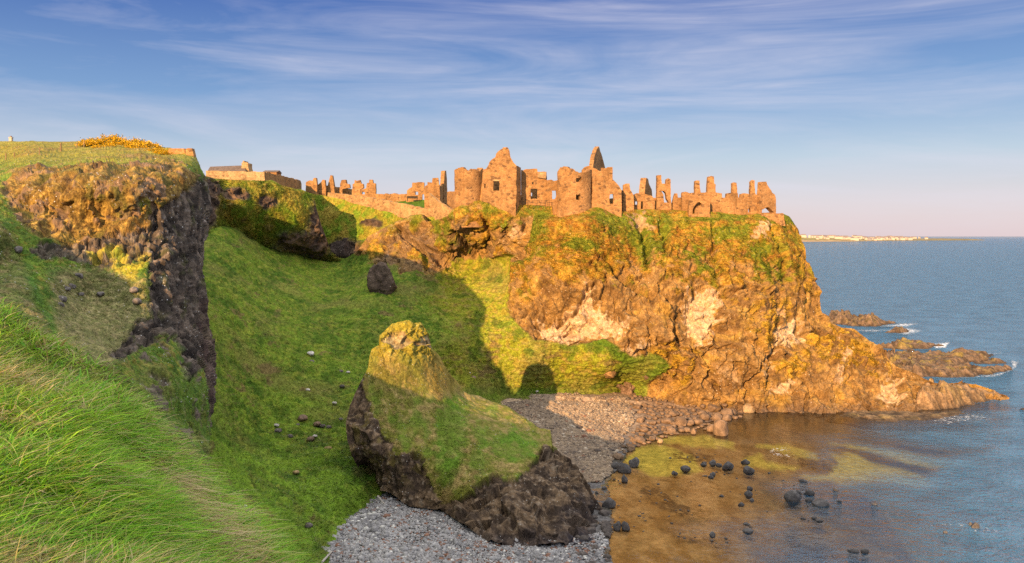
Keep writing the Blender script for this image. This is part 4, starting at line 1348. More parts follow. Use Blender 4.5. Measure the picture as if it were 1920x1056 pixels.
# house right of the broad tower
rh = empty('gabled_ruin', P(1140, 405, 162).tolist(), 'half gabled house wall with a see-through window right of the broad round tower', 'ruined house')
part_wall(rh, 'gable_wall', Z3([(1545, 720), (1552, 378), (1575, 378), (1604, 350), (1640, 318), (1640, 292), (1690, 296), (1700, 286), (1752, 284), (1754, 408), (1778, 430), (1815, 470), (1842, 515), (1845, 860), (1700, 800)]), 162, 1.1,
          [Z3([(1724, 652), (1722, 588), (1726, 556), (1760, 553), (1764, 590), (1760, 652)])])
part_wall(rh, 'side_wall', Z3([(1846, 740), (1847, 520), (1850, 516), (1857, 520), (1858, 740)]), 163.2, .9, [], 170, amp=.03)
part_wall(rh, 'rear_wall', Z3([(1560, 700), (1562, 600), (1640, 596), (1720, 600), (1780, 590), (1830, 600), (1830, 700)]), 171, .8)

# range of ruins to the right
stone_wall('ruined_wall', 'narrow curved-shouldered wall fragment just right of the half gabled house', 'wall', Z4([(255, 730), (260, 462), (285, 450), (322, 450), (330, 510), (348, 540), (362, 570), (368, 730)]), 165, 1.0)
stone_wall('ruined_wall', 'thin dark side wall between the narrow fragment and the low doorway wall', 'wall', Z4([(352, 720), (348, 548), (368, 572), (376, 720)]), 166.1, .7, D1=170, amp=.03)
stone_wall('ruined_wall', 'low wall with a tall doorway and a square opening, under the leaning triangular fragment', 'wall', Z4([(366, 720), (362, 560), (395, 545), (440, 552), (500, 558), (548, 575), (575, 610), (575, 720)]), 167.5, .9, [Z4(rect(378, 628, 404, 660)), Z4(rect(434, 628, 458, 704))])
pix, to3, nb = wall_plane(1211, 172, 1226, 181)
ol = rag_poly([pix(x, y) for x, y in Z4([(470, 600), (480, 470), (492, 392), (504, 400), (524, 470), (545, 515), (552, 600)])], .6, .08, seed=41)
ol[:, 1] = np.where(ol[:, 1] < ol[:, 1].min()+.5, ol[:, 1]-5, ol[:, 1])
tag(prism('triangular_gable', ol, [], to3, np.array([-1.2, .35, 0]), M['stone'], None, tuple(to3(ol[:, 0].mean(), ol[:, 1].min()))), 'small leaning triangular gable fragment in the middle of the right hand ruins', 'gable')
stone_wall('ruined_wall', 'short stub of rubble wall with a dark foot beside the tall split tower', 'wall', Z4([(552, 720), (556, 600), (575, 590), (600, 600), (604, 720)]), 169, .8)
stone_wall('split_tower', 'tall split tower ruin with two prongs and an arched opening', 'ruined tower', Z4([(594, 730), (598, 560), (600, 366), (640, 364), (645, 450), (690, 452), (692, 406), (710, 396), (732, 408), (734, 560), (740, 640), (752, 730)]), 167.5, 1.6,
           [Z4([(668, 640), (662, 560), (640, 525), (664, 522), (686, 545), (694, 600), (716, 640)])])
stone_wall('ruined_wall', 'stepped broken wall between the tall split tower and the arched block', 'wall', Z4([(740, 730), (745, 660), (765, 580), (775, 548), (800, 548), (806, 590), (846, 588), (850, 535), (900, 535), (918, 545), (930, 730)]), 168.5, .9)
ab = empty('curtain_wall', P(1315, 405, 166).tolist(), 'long castle wall with four chimney stacks and a small arch, near the right end of the headland', 'wall')
part_wall(ab, 'wall', Z4([(845, 740), (850, 545), (880, 530), (920, 545), (1030, 540), (1100, 534), (1185, 534), (1192, 540), (1245, 548), (1248, 590), (1292, 592), (1296, 548), (1345, 540), (1405, 545), (1410, 588), (1432, 590), (1436, 555),
                          (1465, 546), (1510, 552), (1535, 580), (1560, 540), (1590, 560), (1622, 600), (1635, 690), (1640, 780), (1440, 800), (1320, 770), (1140, 760)]), 167, 1.0, [Z4([(1510, 738), (1508, 712), (1518, 690), (1530, 695), (1534, 735)])], D1=168.5)
for pts, D in (([(976, 552), (978, 425), (990, 418), (1022, 420), (1026, 490), (1042, 535), (1044, 552)], 168.6), ([(1098, 556), (1104, 440), (1110, 380), (1140, 373), (1166, 380), (1170, 450), (1184, 460), (1186, 556)], 168.4),
               ([(1348, 556), (1350, 445), (1365, 437), (1392, 442), (1400, 540), (1402, 556)], 169), ([(1526, 590), (1534, 430), (1552, 413), (1574, 420), (1578, 540), (1600, 560), (1604, 590)], 169.6)):
    part_wall(ab, 'chimney', Z4(pts), D, 1.2, extend=1.0, amp=.06)
stone_wall('arched_block', 'projecting block of wall with a dark blocked arch, in front of the long chimney wall', 'wall', Z4([(912, 790), (918, 680), (926, 618), (1000, 612), (1120, 618), (1128, 640), (1130, 770), (1040, 790)]), 165, 1.6,
           [Z4([(952, 755), (954, 712), (962, 690), (982, 660), (1000, 640), (1022, 634), (1044, 652), (1042, 668), (1010, 672), (990, 690), (978, 715), (976, 752)])])
stone_wall('end_gable', 'tapering ruined gable with an arched opening at the right hand end of the castle', 'gable', Z4([(1630, 780), (1630, 580), (1640, 500), (1644, 432), (1690, 430), (1700, 462), (1740, 520), (1748, 540), (1778, 562), (1786, 600), (1786, 780)]), 167.2, 1.4,
           [Z4([(1645, 742), (1650, 700), (1662, 708), (1685, 690), (1710, 686), (1735, 705), (1768, 742), (1740, 738), (1700, 742)])], D1=168.4)
stone_wall('footing_wall', 'low crumbling footing wall at the tip of the castle headland', 'wall', Z4([(1640, 800), (1645, 752), (1740, 752), (1790, 748), (1860, 745), (1880, 790), (1880, 800)]), 166.3, 2.2)

# yard railing
rl = empty('yard_railing', P(1005, 384, 166).tolist(), 'thin post railing across the grass gap of the castle yard', 'railing')
rlc = np.array(rl.location)


def bar(name, a, b, r, mat, parent, n=6, r1=None):
    a, b = np.array(a, float), np.array(b, float)
    d = b-a; L_ = np.linalg.norm(d); d /= L_
    h = np.array([0, 0, 1]) if abs(d[2]) < .9 else np.array([1, 0, 0])
    u = np.cross(d, h); u /= np.linalg.norm(u); v = np.cross(d, u)
    r1 = r if r1 is None else r1
    V = [c+(u*math.cos(t)+v*math.sin(t))*rr for c, rr in ((a, r), (b, r1)) for t in np.linspace(0, 2*math.pi, n, endpoint=False)]
    fs = [(k, (k+1) % n, n+(k+1) % n, n+k) for k in range(n)]+[tuple(range(n))[::-1], tuple(range(n, 2*n))]
    return link(name, mesh(name, np.array(V), fs, M[mat], smooth=False), parent)


for x in (823, 850, 905, 955, 1000, 1045, 1082, 1120, 1148):
    a = P(820+x/5.333, 386, 166)-rlc
    bar('post', a+[0, 0, -.6], a+[0, 0, 1.15], .035, 'iron', rl)
for dz in (.6, 1.1):
    bar('rail', P(974, 386, 166)-rlc+[0, 0, dz], P(1036, 386, 166)-rlc+[0, 0, dz], .022, 'iron', rl)

# ================================================================== approach: gatehouse, causeway wall and outer ruins
gt = empty('gatehouse_ruin', P(825, 385, 184).tolist(), 'ruined gatehouse block with a dark side left of the notched round tower', 'ruined house')
part_wall(gt, 'front_wall', Z2([(1743, 450), (1743, 300), (1748, 275), (1765, 268), (1766, 246), (1800, 250), (1804, 216), (1846, 214), (1850, 256), (1858, 272), (1860, 450)]), 184, .9)
part_wall(gt, 'side_wall', Z2([(1861, 450), (1861, 276), (1880, 272), (1915, 290), (1915, 450)]), 184.95, .9, [], 193, amp=.05)
pix, to3, nb = wall_plane(831.5, 188, 836, 190.5)
ol = rag_poly([pix(x, y) for x, y in Z3([(62, 520), (66, 440), (74, 324), (88, 320), (96, 400), (98, 520)])], .6, .05, seed=51)
ol[:, 1] = np.where(ol[:, 1] < ol[:, 1].min()+.5, ol[:, 1]-3, ol[:, 1])
tag(prism('stone_pinnacle', ol, [], to3, np.array([-.9, .3, 0]), M['stone'], None, tuple(to3(ol[:, 0].mean(), ol[:, 1].min()))), 'slender pointed stone pinnacle above the gatehouse block', 'pinnacle')
stone_wall('ruined_wall', 'shaded low wall between the gatehouse block and the notched round tower', 'wall', Z3([(96, 700), (98, 532), (130, 530), (172, 534), (176, 700)]), 181, .8, D1=172, amp=.05)
stone_wall('ruined_wall', 'broken wall with a small window and a dark doorway on the lawn left of the gatehouse', 'wall', Z2([(1606, 392), (1612, 310), (1632, 292), (1650, 284), (1652, 250), (1700, 246), (1742, 250), (1745, 392)]), 198, .9, [Z2(rect(1675, 318, 1696, 342)), Z2([(1724, 386), (1726, 340), (1738, 334), (1742, 350), (1742, 386)])])
stone_wall('garden_wall', 'long low rubble wall running behind the lawn to the broken windowed wall', 'wall', Z2([(1370, 388), (1378, 336), (1440, 338), (1500, 334), (1560, 338), (1612, 334), (1616, 388)]), 209, .8, D1=200)
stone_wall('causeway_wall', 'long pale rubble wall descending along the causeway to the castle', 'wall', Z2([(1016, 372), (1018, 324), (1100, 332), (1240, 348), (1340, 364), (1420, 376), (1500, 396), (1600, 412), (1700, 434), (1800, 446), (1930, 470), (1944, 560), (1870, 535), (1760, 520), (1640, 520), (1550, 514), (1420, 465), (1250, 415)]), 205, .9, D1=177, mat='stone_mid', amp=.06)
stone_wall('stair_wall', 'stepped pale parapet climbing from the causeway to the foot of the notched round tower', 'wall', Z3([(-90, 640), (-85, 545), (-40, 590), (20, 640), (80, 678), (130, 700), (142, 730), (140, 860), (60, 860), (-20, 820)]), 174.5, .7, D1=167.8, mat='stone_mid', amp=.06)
# bench and lawn edge
bn = empty('garden_bench', P(773, 375.5, 195).tolist(), 'small dark bench on the lawn beside the windowed wall', 'bench')
for nm, x0, x1, y0, y1, z0, z1 in (('seat', -1.3, 1.3, -.25, .25, .42, .5), ('backrest', -1.3, 1.3, .2, .27, .55, 1.0), ('leg', -1.2, -1.1, -.2, .25, -.3, .42), ('leg', 1.1, 1.2, -.2, .25, -.3, .42)):
    v = np.array([[x, y, z] for z in (z0, z1) for y in (y0, y1) for x in (x0, x1)])
    link(nm, mesh(nm, v, [(0, 2, 3, 1), (4, 5, 7, 6), (0, 1, 5, 4), (2, 6, 7, 3), (0, 4, 6, 2), (1, 3, 7, 5)], M['darkwood'], smooth=False), bn)
lawn = P(np.array([[725, 762, 800, 835], [725, 762, 800, 835]]), np.array([[378, 376, 374.5, 384], [384, 388, 398, 402]]), np.array([[208, 201, 197, 191.], [194, 189.5, 186.5, 182.]]))
lv = np.concatenate([np.stack([np.linspace(lawn[r, k], lawn[r, k+1], 12)[:-1] for k in range(3)], 0).reshape(1, -1, 3) for r in range(2)], 0)
lv = np.concatenate([lv[:1]*(1-t)+lv[1:]*t for t in np.linspace(0, 1, 10)], 0)
lv[..., 2] += fbm(lv, .8, 3, seed=901)*.15
tag(link('castle_lawn', mesh('castle_lawn', lv, grid_faces(*lv.shape[:2]), M['grass'], np.broadcast_to(np.array([.075, .13, .015]), lv.shape))), kind='structure')

# outer ruins
RUIN = [('square ruined tower stump nearest the dark wall corner in the outer court', Z2([(852, 340), (855, 246), (880, 234), (905, 236), (912, 216), (930, 214), (935, 260), (936, 345)]), 208, 1.4, ()),
        ('ruined stump with a sloping left shoulder second from the dark wall corner', Z2([(940, 345), (942, 268), (968, 246), (980, 228), (996, 230), (1001, 280), (1003, 345)]), 210, 1.4, ()),
        ('narrow tapering chimney-like ruin in the outer court', Z2([(1014, 345), (1018, 270), (1030, 225), (1038, 194), (1052, 196), (1060, 240), (1066, 280), (1070, 345)]), 212, 1.4, ()),
        ('stepped ruin with a rounded shoulder in the middle of the outer court', Z2([(1104, 350), (1110, 262), (1122, 230), (1154, 228), (1160, 258), (1180, 262), (1184, 290), (1150, 294), (1128, 300), (1126, 350)]), 211, 1.3, ()),
        ('pale stepped ruin with a crooked top in the outer court', Z2([(1200, 355), (1204, 262), (1218, 256), (1220, 230), (1260, 230), (1268, 256), (1284, 260), (1286, 290), (1262, 300), (1262, 360)]), 210, 1.3, ()),
        ('right hand end ruin of the outer court with a small square hole', Z2([(1262, 362), (1266, 300), (1306, 292), (1312, 254), (1328, 250), (1330, 228), (1354, 228), (1358, 254), (1376, 256), (1378, 300), (1376, 362)]), 209.5, 1.3, (Z2(rect(1272, 320, 1296, 338)),))]
for lb, ol_, D, th, hs in RUIN:
    stone_wall('ruined_stump', lb, 'ruin', ol_, D, th, hs, mat='stone')
for lb, a, b, c, d, D0, D1 in (('dark shaded wall joining the first two stumps of the outer court', 936, 300, 1004, 356, 208.8, 215), ('dark shaded wall behind the narrow tapering ruin', 1004, 274, 1110, 350, 213, 216), ('dark low shaded wall before the pale stepped ruin', 1128, 292, 1214, 350, 212.2, 216)):
    stone_wall('court_wall', lb, 'wall', Z2([(a, d), (a, b), ((a+b)/2 if False else (a+c)/2, b+4), (c, b+10), (c, d)]), D0, .7, D1=D1, amp=.06)

# visitor wall and cottage
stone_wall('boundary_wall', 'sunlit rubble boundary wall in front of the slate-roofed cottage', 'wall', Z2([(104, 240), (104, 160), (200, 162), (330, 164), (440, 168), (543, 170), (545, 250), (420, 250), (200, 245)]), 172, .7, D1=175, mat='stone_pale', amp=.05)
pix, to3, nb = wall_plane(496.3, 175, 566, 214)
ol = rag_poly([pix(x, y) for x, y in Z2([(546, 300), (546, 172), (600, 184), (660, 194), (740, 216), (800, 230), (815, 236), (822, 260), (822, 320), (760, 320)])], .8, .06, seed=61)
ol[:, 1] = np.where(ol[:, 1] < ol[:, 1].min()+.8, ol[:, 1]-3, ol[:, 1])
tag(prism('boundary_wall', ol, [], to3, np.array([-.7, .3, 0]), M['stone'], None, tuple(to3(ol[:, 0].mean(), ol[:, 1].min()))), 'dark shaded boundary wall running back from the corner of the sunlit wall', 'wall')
ct = empty('cottage', P(428, 330, 186).tolist(), 'long low cottage with a brown slate roof behind the sunlit boundary wall', 'house')
cl = np.array(ct.location)
a, b = P(391, 322, 184)-cl, P(459, 321, 184)-cl
rid0, rid1 = P(394, 312.6, 187)-cl, P(458, 310.2, 187)-cl
aw = np.array([[*a[:2], -4], [*b[:2], -4], b, a, [a[0], a[1]+7, -4], [b[0], b[1]+7, -4], [b[0], b[1]+7, b[2]], [a[0], a[1]+7, a[2]]])
link('wall', mesh('wall', aw+np.array([0, .3, 0]), [(0, 1, 2, 3), (5, 4, 7, 6), (1, 5, 6, 2), (4, 0, 3, 7)], M['stone_pale'], smooth=False), ct)
rv = np.array([a+[-.3, -.2, -.1], b+[.3, -.2, -.1], rid1, rid0, [a[0]-.3, a[1]+7.4, a[2]-.1], [b[0]+.3, b[1]+7.4, b[2]-.1]])
rv2 = rv-np.array([0, 0, .22])
rf = link('roof', mesh('roof', np.concatenate([rv, rv2]), [(0, 1, 2, 3), (3, 2, 5, 4), (7, 6, 9, 8), (8, 9, 10, 11), (0, 6, 7, 1), (4, 5, 11, 10), (1, 7, 8, 2), (2, 8, 11, 5), (3, 9, 6, 0), (4, 10, 9, 3)], M['roof'], smooth=False), ct)
cp = rag_poly([(0, -3), (0, 2.1), (.25, 2.1), (.25, 2.5), (.6, 2.5), (.6, 2.2), (1.5, 2.0), (1.5, 1.0), (1.75, .2), (1.75, -3)], .7, .03, False, seed=3)
cb = P(453, 322, 185.5)-cl
prism('chimney', cp, [], lambda s, z: np.array([cb[0]+s, cb[1], cb[2]+z]), np.array([.1, 2.6, 0]), M['stone_pale'], ct)
sh = P(506, 322.6, 195)
hb = empty('outbuilding', sh.tolist(), 'small grey roofed outbuilding just showing over the shaded boundary wall', 'shed')
bx = np.array([[x, y, z] for z in (-4, .0) for y in (0, 4) for x in (-1.6, 1.6)])
link('wall', mesh('wall', bx, [(0, 1, 5, 4), (2, 6, 7, 3), (0, 4, 6, 2), (1, 3, 7, 5)], M['stone'], smooth=False), hb)
link('roof', mesh('roof', np.array([[-1.8, -.2, -.05], [1.8, -.2, -.05], [1.8, 2, .55], [-1.8, 2, .55], [-1.8, 4.2, -.05], [1.8, 4.2, -.05]]), [(0, 1, 2, 3), (3, 2, 5, 4), (0, 3, 4), (1, 5, 2), (0, 4, 5, 1)], M['roof'], smooth=False), hb)

# path handrail below the bluff
hr = empty('path_handrail', P(540, 470, 178).tolist(), 'dark post and rail along the footpath below the mainland bluff', 'railing')
hrc = np.array(hr.location)
pts = [(432, 409), (452, 424), (472, 440), (500, 452), (528, 463), (556, 473), (580, 481), (606, 487), (630, 489)]
pw = [P(x, y, float(MAIN(x, y))-.4) for x, y in pts]
for p in pw: bar('post', p-hrc+[0, 0, -.6], p-hrc+[0, 0, 1.0], .05, 'darkwood', hr)
for p, q in zip(pw[:-1], pw[1:]): bar('rail', p-hrc+[0, 0, .95], q-hrc+[0, 0, .95], .035, 'darkwood', hr)

# ================================================================== left plateau: fence, gorse, pillar, wall
def left_pt(px, py): return P(px, py, LEFTC(px, py))


def post(name, label, px, pyb, h, r, group=None, lean=0.0, par=None):
    b = left_pt(px, pyb)
    c = par if par is not None else empty(name, b.tolist(), label, 'fence')
    return c, b


fe = empty('wire_fence', left_pt(74, 290).tolist(), 'wire fence with pale wooden posts on the grassy plateau above the left cliff', 'fence')
fc = np.array(fe.location)
tops = []
for px, yb, yt in ((11, 301, 287), (27, 296, 286), (74, 291, 276), (114, 286, 268), (144, 279, 268.5), (157.5, 279, 264)):
    b = left_pt(px, yb)-fc
    h = (yb-yt)/F*float(LEFTC(px, yb))
    bar('post', b-[0, 0, .4], b+[0, 0, h], .11 if px == 114 else .075, 'wood', fe, r1=.10 if px == 114 else .07)
    tops.append((b, h))
for (b0, h0), (b1, h1) in zip(tops[:-1], tops[1:]):
    for k in (.45, .85):
        bar('wire', b0+[0, 0, h0*k], b1+[0, 0, h1*k], .008, 'iron', fe, 4)
f2 = empty('stake_fence', left_pt(262, 275).tolist(), 'cluster of weathered leaning stakes behind the yellow gorse', 'fence')
fc = np.array(f2.location)
for px, yt, ln in ((254.5, 257.5, -.3), (257.5, 259, -.35), (260.5, 260.5, -.3), (264, 262, .1), (267, 263, .1), (277, 264.5, 0)):
    b = left_pt(px, 275)-fc
    h = (275-yt)/F*float(LEFTC(px, 275))
    bar('stake', b-[0, 0, .5], b+[ln, 0, h], .08, 'wood', f2, r1=.06)
for a, b_ in ((254.5, 267),):
    bar('rail', left_pt(255, 266)-fc, left_pt(268, 268)-fc, .05, 'wood', f2)

# white pillar
wp = empty('white_pillar', P(20.5, 268, 131).tolist(), 'small white rendered pillar with a dark cap on the far left skyline', 'pillar')
def boxm(x0, x1, y0, y1, z0, z1):
    return np.array([[x, y, z] for z in (z0, z1) for y in (y0, y1) for x in (x0, x1)])
BOXF = [(0, 2, 3, 1), (4, 5, 7, 6), (0, 1, 5, 4), (2, 6, 7, 3), (0, 4, 6, 2), (1, 3, 7, 5)]
link('shaft', mesh('shaft', boxm(-.22, .22, -.22, .22, -.8, .80), BOXF, M['white'], smooth=False), wp)
link('cap', mesh('cap', boxm(-.27, .27, -.27, .27, .803, .92), BOXF, M['white'], smooth=False), wp)
link('finial', mesh('finial', boxm(-.12, .12, -.12, .12, .923, 1.12), BOXF, M['darkroof'], smooth=False), wp)

pw_ = empty('field_wall', P(340, 290, 101).tolist(), 'short rubble wall with a pier at the right end of the left plateau', 'wall')
part_wall(pw_, 'wall', [(315, 300), (316, 278.5), (330, 278.4), (346, 278.6), (347.5, 300)], 101, .5, amp=.03)
part_wall(pw_, 'pier', [(347.8, 300), (348, 279.5), (352, 278.0), (360, 278.2), (363, 291), (366, 304)], 100.6, .8, amp=.03)


def leaf_cloud(n, rx, ry, rz, size, cols, probs, seed):
    """bush: small leaf faces spread through a lumpy volume"""
    r = np.random.default_rng(seed)
    d = r.normal(size=(n, 3)); d /= np.linalg.norm(d, axis=1)[:, None]
    d[:, 2] = np.abs(d[:, 2])*1.0-.1
    rad = r.uniform(.5, 1.1, n)**.6*(1+.55*noise(d*3.0, 1, seed))*(1+.25*(r.random(n) < .12))
    p = d*rad[:, None]*np.array([rx, ry, rz])
    a = r.normal(size=(n, 3)); a /= np.linalg.norm(a, axis=1)[:, None]
    b = np.cross(a, r.normal(size=(n, 3))); b /= np.linalg.norm(b, axis=1)[:, None]
    s = size*r.uniform(.6, 1.4, (n, 1))
    V = np.stack([p-a*s, p+b*s*.6, p+a*s, p-b*s*.6], 1).reshape(-1, 3)
    Fq = np.arange(4*n).reshape(n, 4)
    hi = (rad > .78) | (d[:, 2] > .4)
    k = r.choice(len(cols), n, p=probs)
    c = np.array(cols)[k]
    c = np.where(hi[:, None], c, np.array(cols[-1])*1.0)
    return V, Fq, np.repeat(c, 4, 0)


GORSE_C = [(.80, .50, .012), (.70, .38, .01), (.20, .16, .02), (.06, .075, .015)]
rg_ = np.random.default_rng(5)
gspots = [(167, 271, 1.0), (178, 270, 1.1), (190, 269, 1.2), (203, 268.5, 1.3), (216, 269, 1.3), (229, 270, 1.2), (242, 271, 1.1), (255, 273, 1.1), (268, 275, 1.1), (281, 278, 1.0), (293, 281, .9), (304, 284, .8), (315, 287, .7), (208, 274, .7), (184, 275, .7)]
protos = [mesh('gorse_bush', *leaf_cloud(2600, 1.25, 1.1, .8, .075, GORSE_C, [.44, .22, .13, .21], 60+k)[:2], M['blade'], leaf_cloud(2600, 1.25, 1.1, .8, .075, GORSE_C, [.44, .22, .13, .21], 60+k)[2], smooth=False) for k in range(3)]
for k, (x, y, s) in enumerate(gspots):
    o = link('gorse_bush', protos[k % 3], loc=left_pt(x, y+3).tolist())
    o.scale = (s*rg_.uniform(.8, 1.3), s*1.1, s*rg_.uniform(.6, 1.25)); o.rotation_euler.z = rg_.uniform(0, 6.28)
    tag(o, 'yellow flowering gorse bush in the dense row along the brow of the left cliff', 'bush', 'gorse bushes along the cliff brow')
v, q, c = leaf_cloud(2600, 1.35, 1.2, .9, .08, [(.07, .10, .015), (.10, .13, .02), (.04, .06, .012)], [.4, .3, .3], 90)
tag(link('green_bush', mesh('green_bush', v, q, M['blade'], c, smooth=False), loc=left_pt(174, 272).tolist()), 'rounded dark green bush on the skyline left of the yellow gorse', 'bush')

# ================================================================== boulders
def ico(n):
    import bmesh
    bm = bmesh.new(); bmesh.ops.create_icosphere(bm, subdivisions=n, radius=1)
    v = np.array([x.co[:] for x in bm.verts]); f = np.array([[a.index for a in p.verts] for p in bm.faces]); bm.free()
    return v, f


ICO3, ICO4, ICO1 = ico(3), ico(5), ico(1)


def rock_mesh(name, seed, base, sq=(1, 1, 1), big=.28, blocky=.35, src=None, mat='boulder'):
    v, f = (src or ICO3)
    r = np.random.default_rng(seed)
    p = v.copy()
    for _ in range(7):                                   # planar breaks give an angular boulder
        a = r.normal(size=3); a /= np.linalg.norm(a)
        h = r.uniform(.62, .92)
        t = p@a-h
        p = np.where((t > 0)[:, None], p-np.outer(t, a)*(1-blocky*.6), p)
    p = p*(1+big*fbm(v+seed*3.1, .8, 3, seed=seed))[:, None]
    p = p*(1+.06*fbm(v+seed, 3.5, 3, seed=seed+1))[:, None]
    p = p*np.array(sq)
    w = fbm(v+seed*5.3, 1.5, 3, seed=seed+2)
    C = mixc(np.array(base)*.75, np.array(base)*1.3, sstep(-.35, .35, w))
    return mesh(name, p, f, M[mat], C)


def put(o, xyz, s, rz=0):
    o.location = xyz; o.scale = s; o.rotation_euler.z = rz
    return o


BR, BL = (.17, .11, .068), (.085, .078, .076)
brown_p = [rock_mesh('boulder', 200+k, BR) for k in range(6)]
dark_p = [rock_mesh('boulder', 230+k, BL, blocky=.25, big=.5) for k in range(5)]

# distinct boulders standing in the shallow bay: px, py(bottom), width px, height px, label
WB = [(1190, 875, 20, 20, 'rounded blue-black boulder, the tallest of the cluster at the edge of the yellow algae'), (1170, 886, 26, 20, 'broad low blue-black boulder in front of the tallest one beside the grey beach'), (1154, 880, 16, 14, 'small grey-black boulder at the beach edge behind the broad low one'),
      (1171, 904, 12, 16, 'narrow dark boulder standing alone just below the cluster at the beach edge'), (1142, 952, 25, 18, 'lone grey-topped boulder on orange sand near the foot of the rock stack'), (1158, 994, 15, 19, 'left one of the twin upright boulders near the rock stack'), (1173, 994, 15, 18, 'right one of the twin upright boulders near the rock stack'),
      (1285, 883, 18, 10, 'low pointed dark boulder on the lower edge of the yellow algae'), (1265, 890, 12, 7, 'small flat dark boulder under the yellow algae patch'), (1365, 880, 21, 14, 'round dark boulder, the right and largest of three in the middle of the bay'), (1337, 872, 13, 11, 'dark boulder, the left of three in the middle of the bay'), (1348, 875, 12, 7, 'flat dark boulder between its two larger neighbours in the middle of the bay'),
      (1319, 874, 11, 6, 'small low dark boulder left of the three in the middle of the bay'), (1404, 887, 21, 14, 'round black boulder right of the middle bay group'), (1398, 870, 16, 8, 'flat dark rock just behind the round black boulder'), (1337, 892, 11, 7, 'upper of two small touching boulders below the middle bay group'), (1333, 897, 11, 6, 'lower of two small touching boulders below the middle bay group'),
      (1485, 941, 28, 21, 'big blocky dark boulder, the largest in the open bay'), (1497, 928, 11, 10, 'small dark boulder behind the big blocky one'), (1518, 929, 17, 12, 'rounded dark boulder behind and right of the big blocky one'), (1540, 949, 32, 11, 'long low brown boulder right of the big blocky one'), (1517, 941, 14, 8, 'small brown boulder between the big blocky one and the long low one'),
      (1403, 931, 14, 11, 'dark boulder below a smaller pointed one in the middle of the bay'), (1406, 919, 11, 8, 'small pointed boulder just behind its larger neighbour in mid bay'), (1390, 949, 11, 7, 'little dark boulder on the orange sand in mid bay'), (1410, 940, 9, 6, 'little blue-grey boulder below the mid bay pair'), (1506, 905, 15, 6, 'flat wedge shaped dark rock beyond the big blocky boulder'),
      (1402, 1000, 19, 8, 'smooth blue-grey boulder low in the orange shallows'), (1400, 985, 13, 4, 'thin flat blue-grey rock just behind the smooth one in the shallows'), (1353, 932, 9, 4, 'tiny dark wedge of rock left of the mid bay pair'), (1336, 1006, 12, 9, 'small dark boulder amid brown weed in the lower bay'), (1566, 921, 8, 6, 'tiny dark rock right of the big blocky boulder group'),
      (1133, 918, 10, 6, 'tiny grey-green boulder on the orange sand by the beach edge'), (1119, 926, 7, 5, 'tiny dark pebble-sized boulder nearest the stack on orange sand'), (1574, 942, 9, 4, 'tiny brown rock right of the long low boulder'), (1640, 947, 10, 4, 'tiny rust coloured rock awash in the blue water'), (1600, 1037, 20, 7, 'left of two low dark rocks awash at the bottom of the bay'), (1621, 1038, 15, 9, 'right of two low dark rocks awash at the bottom of the bay'),
      (1820, 986, 7, 8, 'upright dark weed-covered rock, left of the pair far out on the right'), (1829, 991, 14, 11, 'jagged weed-covered rock, right of the pair far out on the right'), (1773, 1000, 8, 5, 'small lone weed-covered rock far out on the right'), (1506, 974, 10, 4, 'left one of the small weedy rocks off the rippled shallows'), (1526, 974, 10, 6, 'middle one of the small weedy rocks off the rippled shallows'), (1536, 979, 14, 6, 'right one of the small weedy rocks off the rippled shallows')]
for k, (x, y, w, h, lb) in enumerate(WB):
    D = float(DZ(y, 0.0)); s = w/2/F*D; hz = h/F*D*.95
    pos = P(x, y, D+s*.6)
    o = put(link('boulder', dark_p[k % 5]), (pos[0], pos[1], hz*.18), (s, s*.9, hz*.72), k*1.3)
    o.rotation_euler.z = (k*1.7) % .7-.35
    tag(o, lb, 'boulder')
for x, y, w, h, lb in [(1352, 815, 30, 32, 'big smooth brown boulder standing in the water off the boulder beach'), (1334, 808, 20, 14, 'brown rock leaning on the left of the big smooth brown boulder'), (1300, 812, 11, 13, 'pointed brown rock in the shallows left of the big smooth brown boulder'),
                       (1259, 812, 19, 13, 'rounded brown boulder at the waterline of the boulder beach'), (1238, 829, 12, 8, 'small pale boulder by the yellow algae at the waterline'), (1276, 797, 28, 18, 'broad brown boulder at the right hand waterline of the boulder beach'), (1182, 842, 18, 11, 'flat pinkish boulder at the low end of the sunlit shingle'), (1190, 828, 18, 12, 'brown boulder at the waterline above the flat pinkish one'),
                       (1404, 772, 30, 18, 'pale tan boulder at the foot of the cliff by the dark water'), (1362, 780, 26, 16, 'brown boulder at the right end of the boulder beach by the dark water'), (1345, 788, 22, 14, 'brown boulder beside the waterline left of the dark water')]:
    D = float(DZ(y, .15)); s = w/2/F*D; hz = h/F*D
    pos = P(x, y, D+s*.6)
    o = put(link('boulder', rock_mesh('boulder', int(x), (.30, .21, .12) if 'pale' in lb else BR)), (pos[0], pos[1], hz*.2), (s, s*.9, hz*.72))
    tag(o, lb, 'boulder')

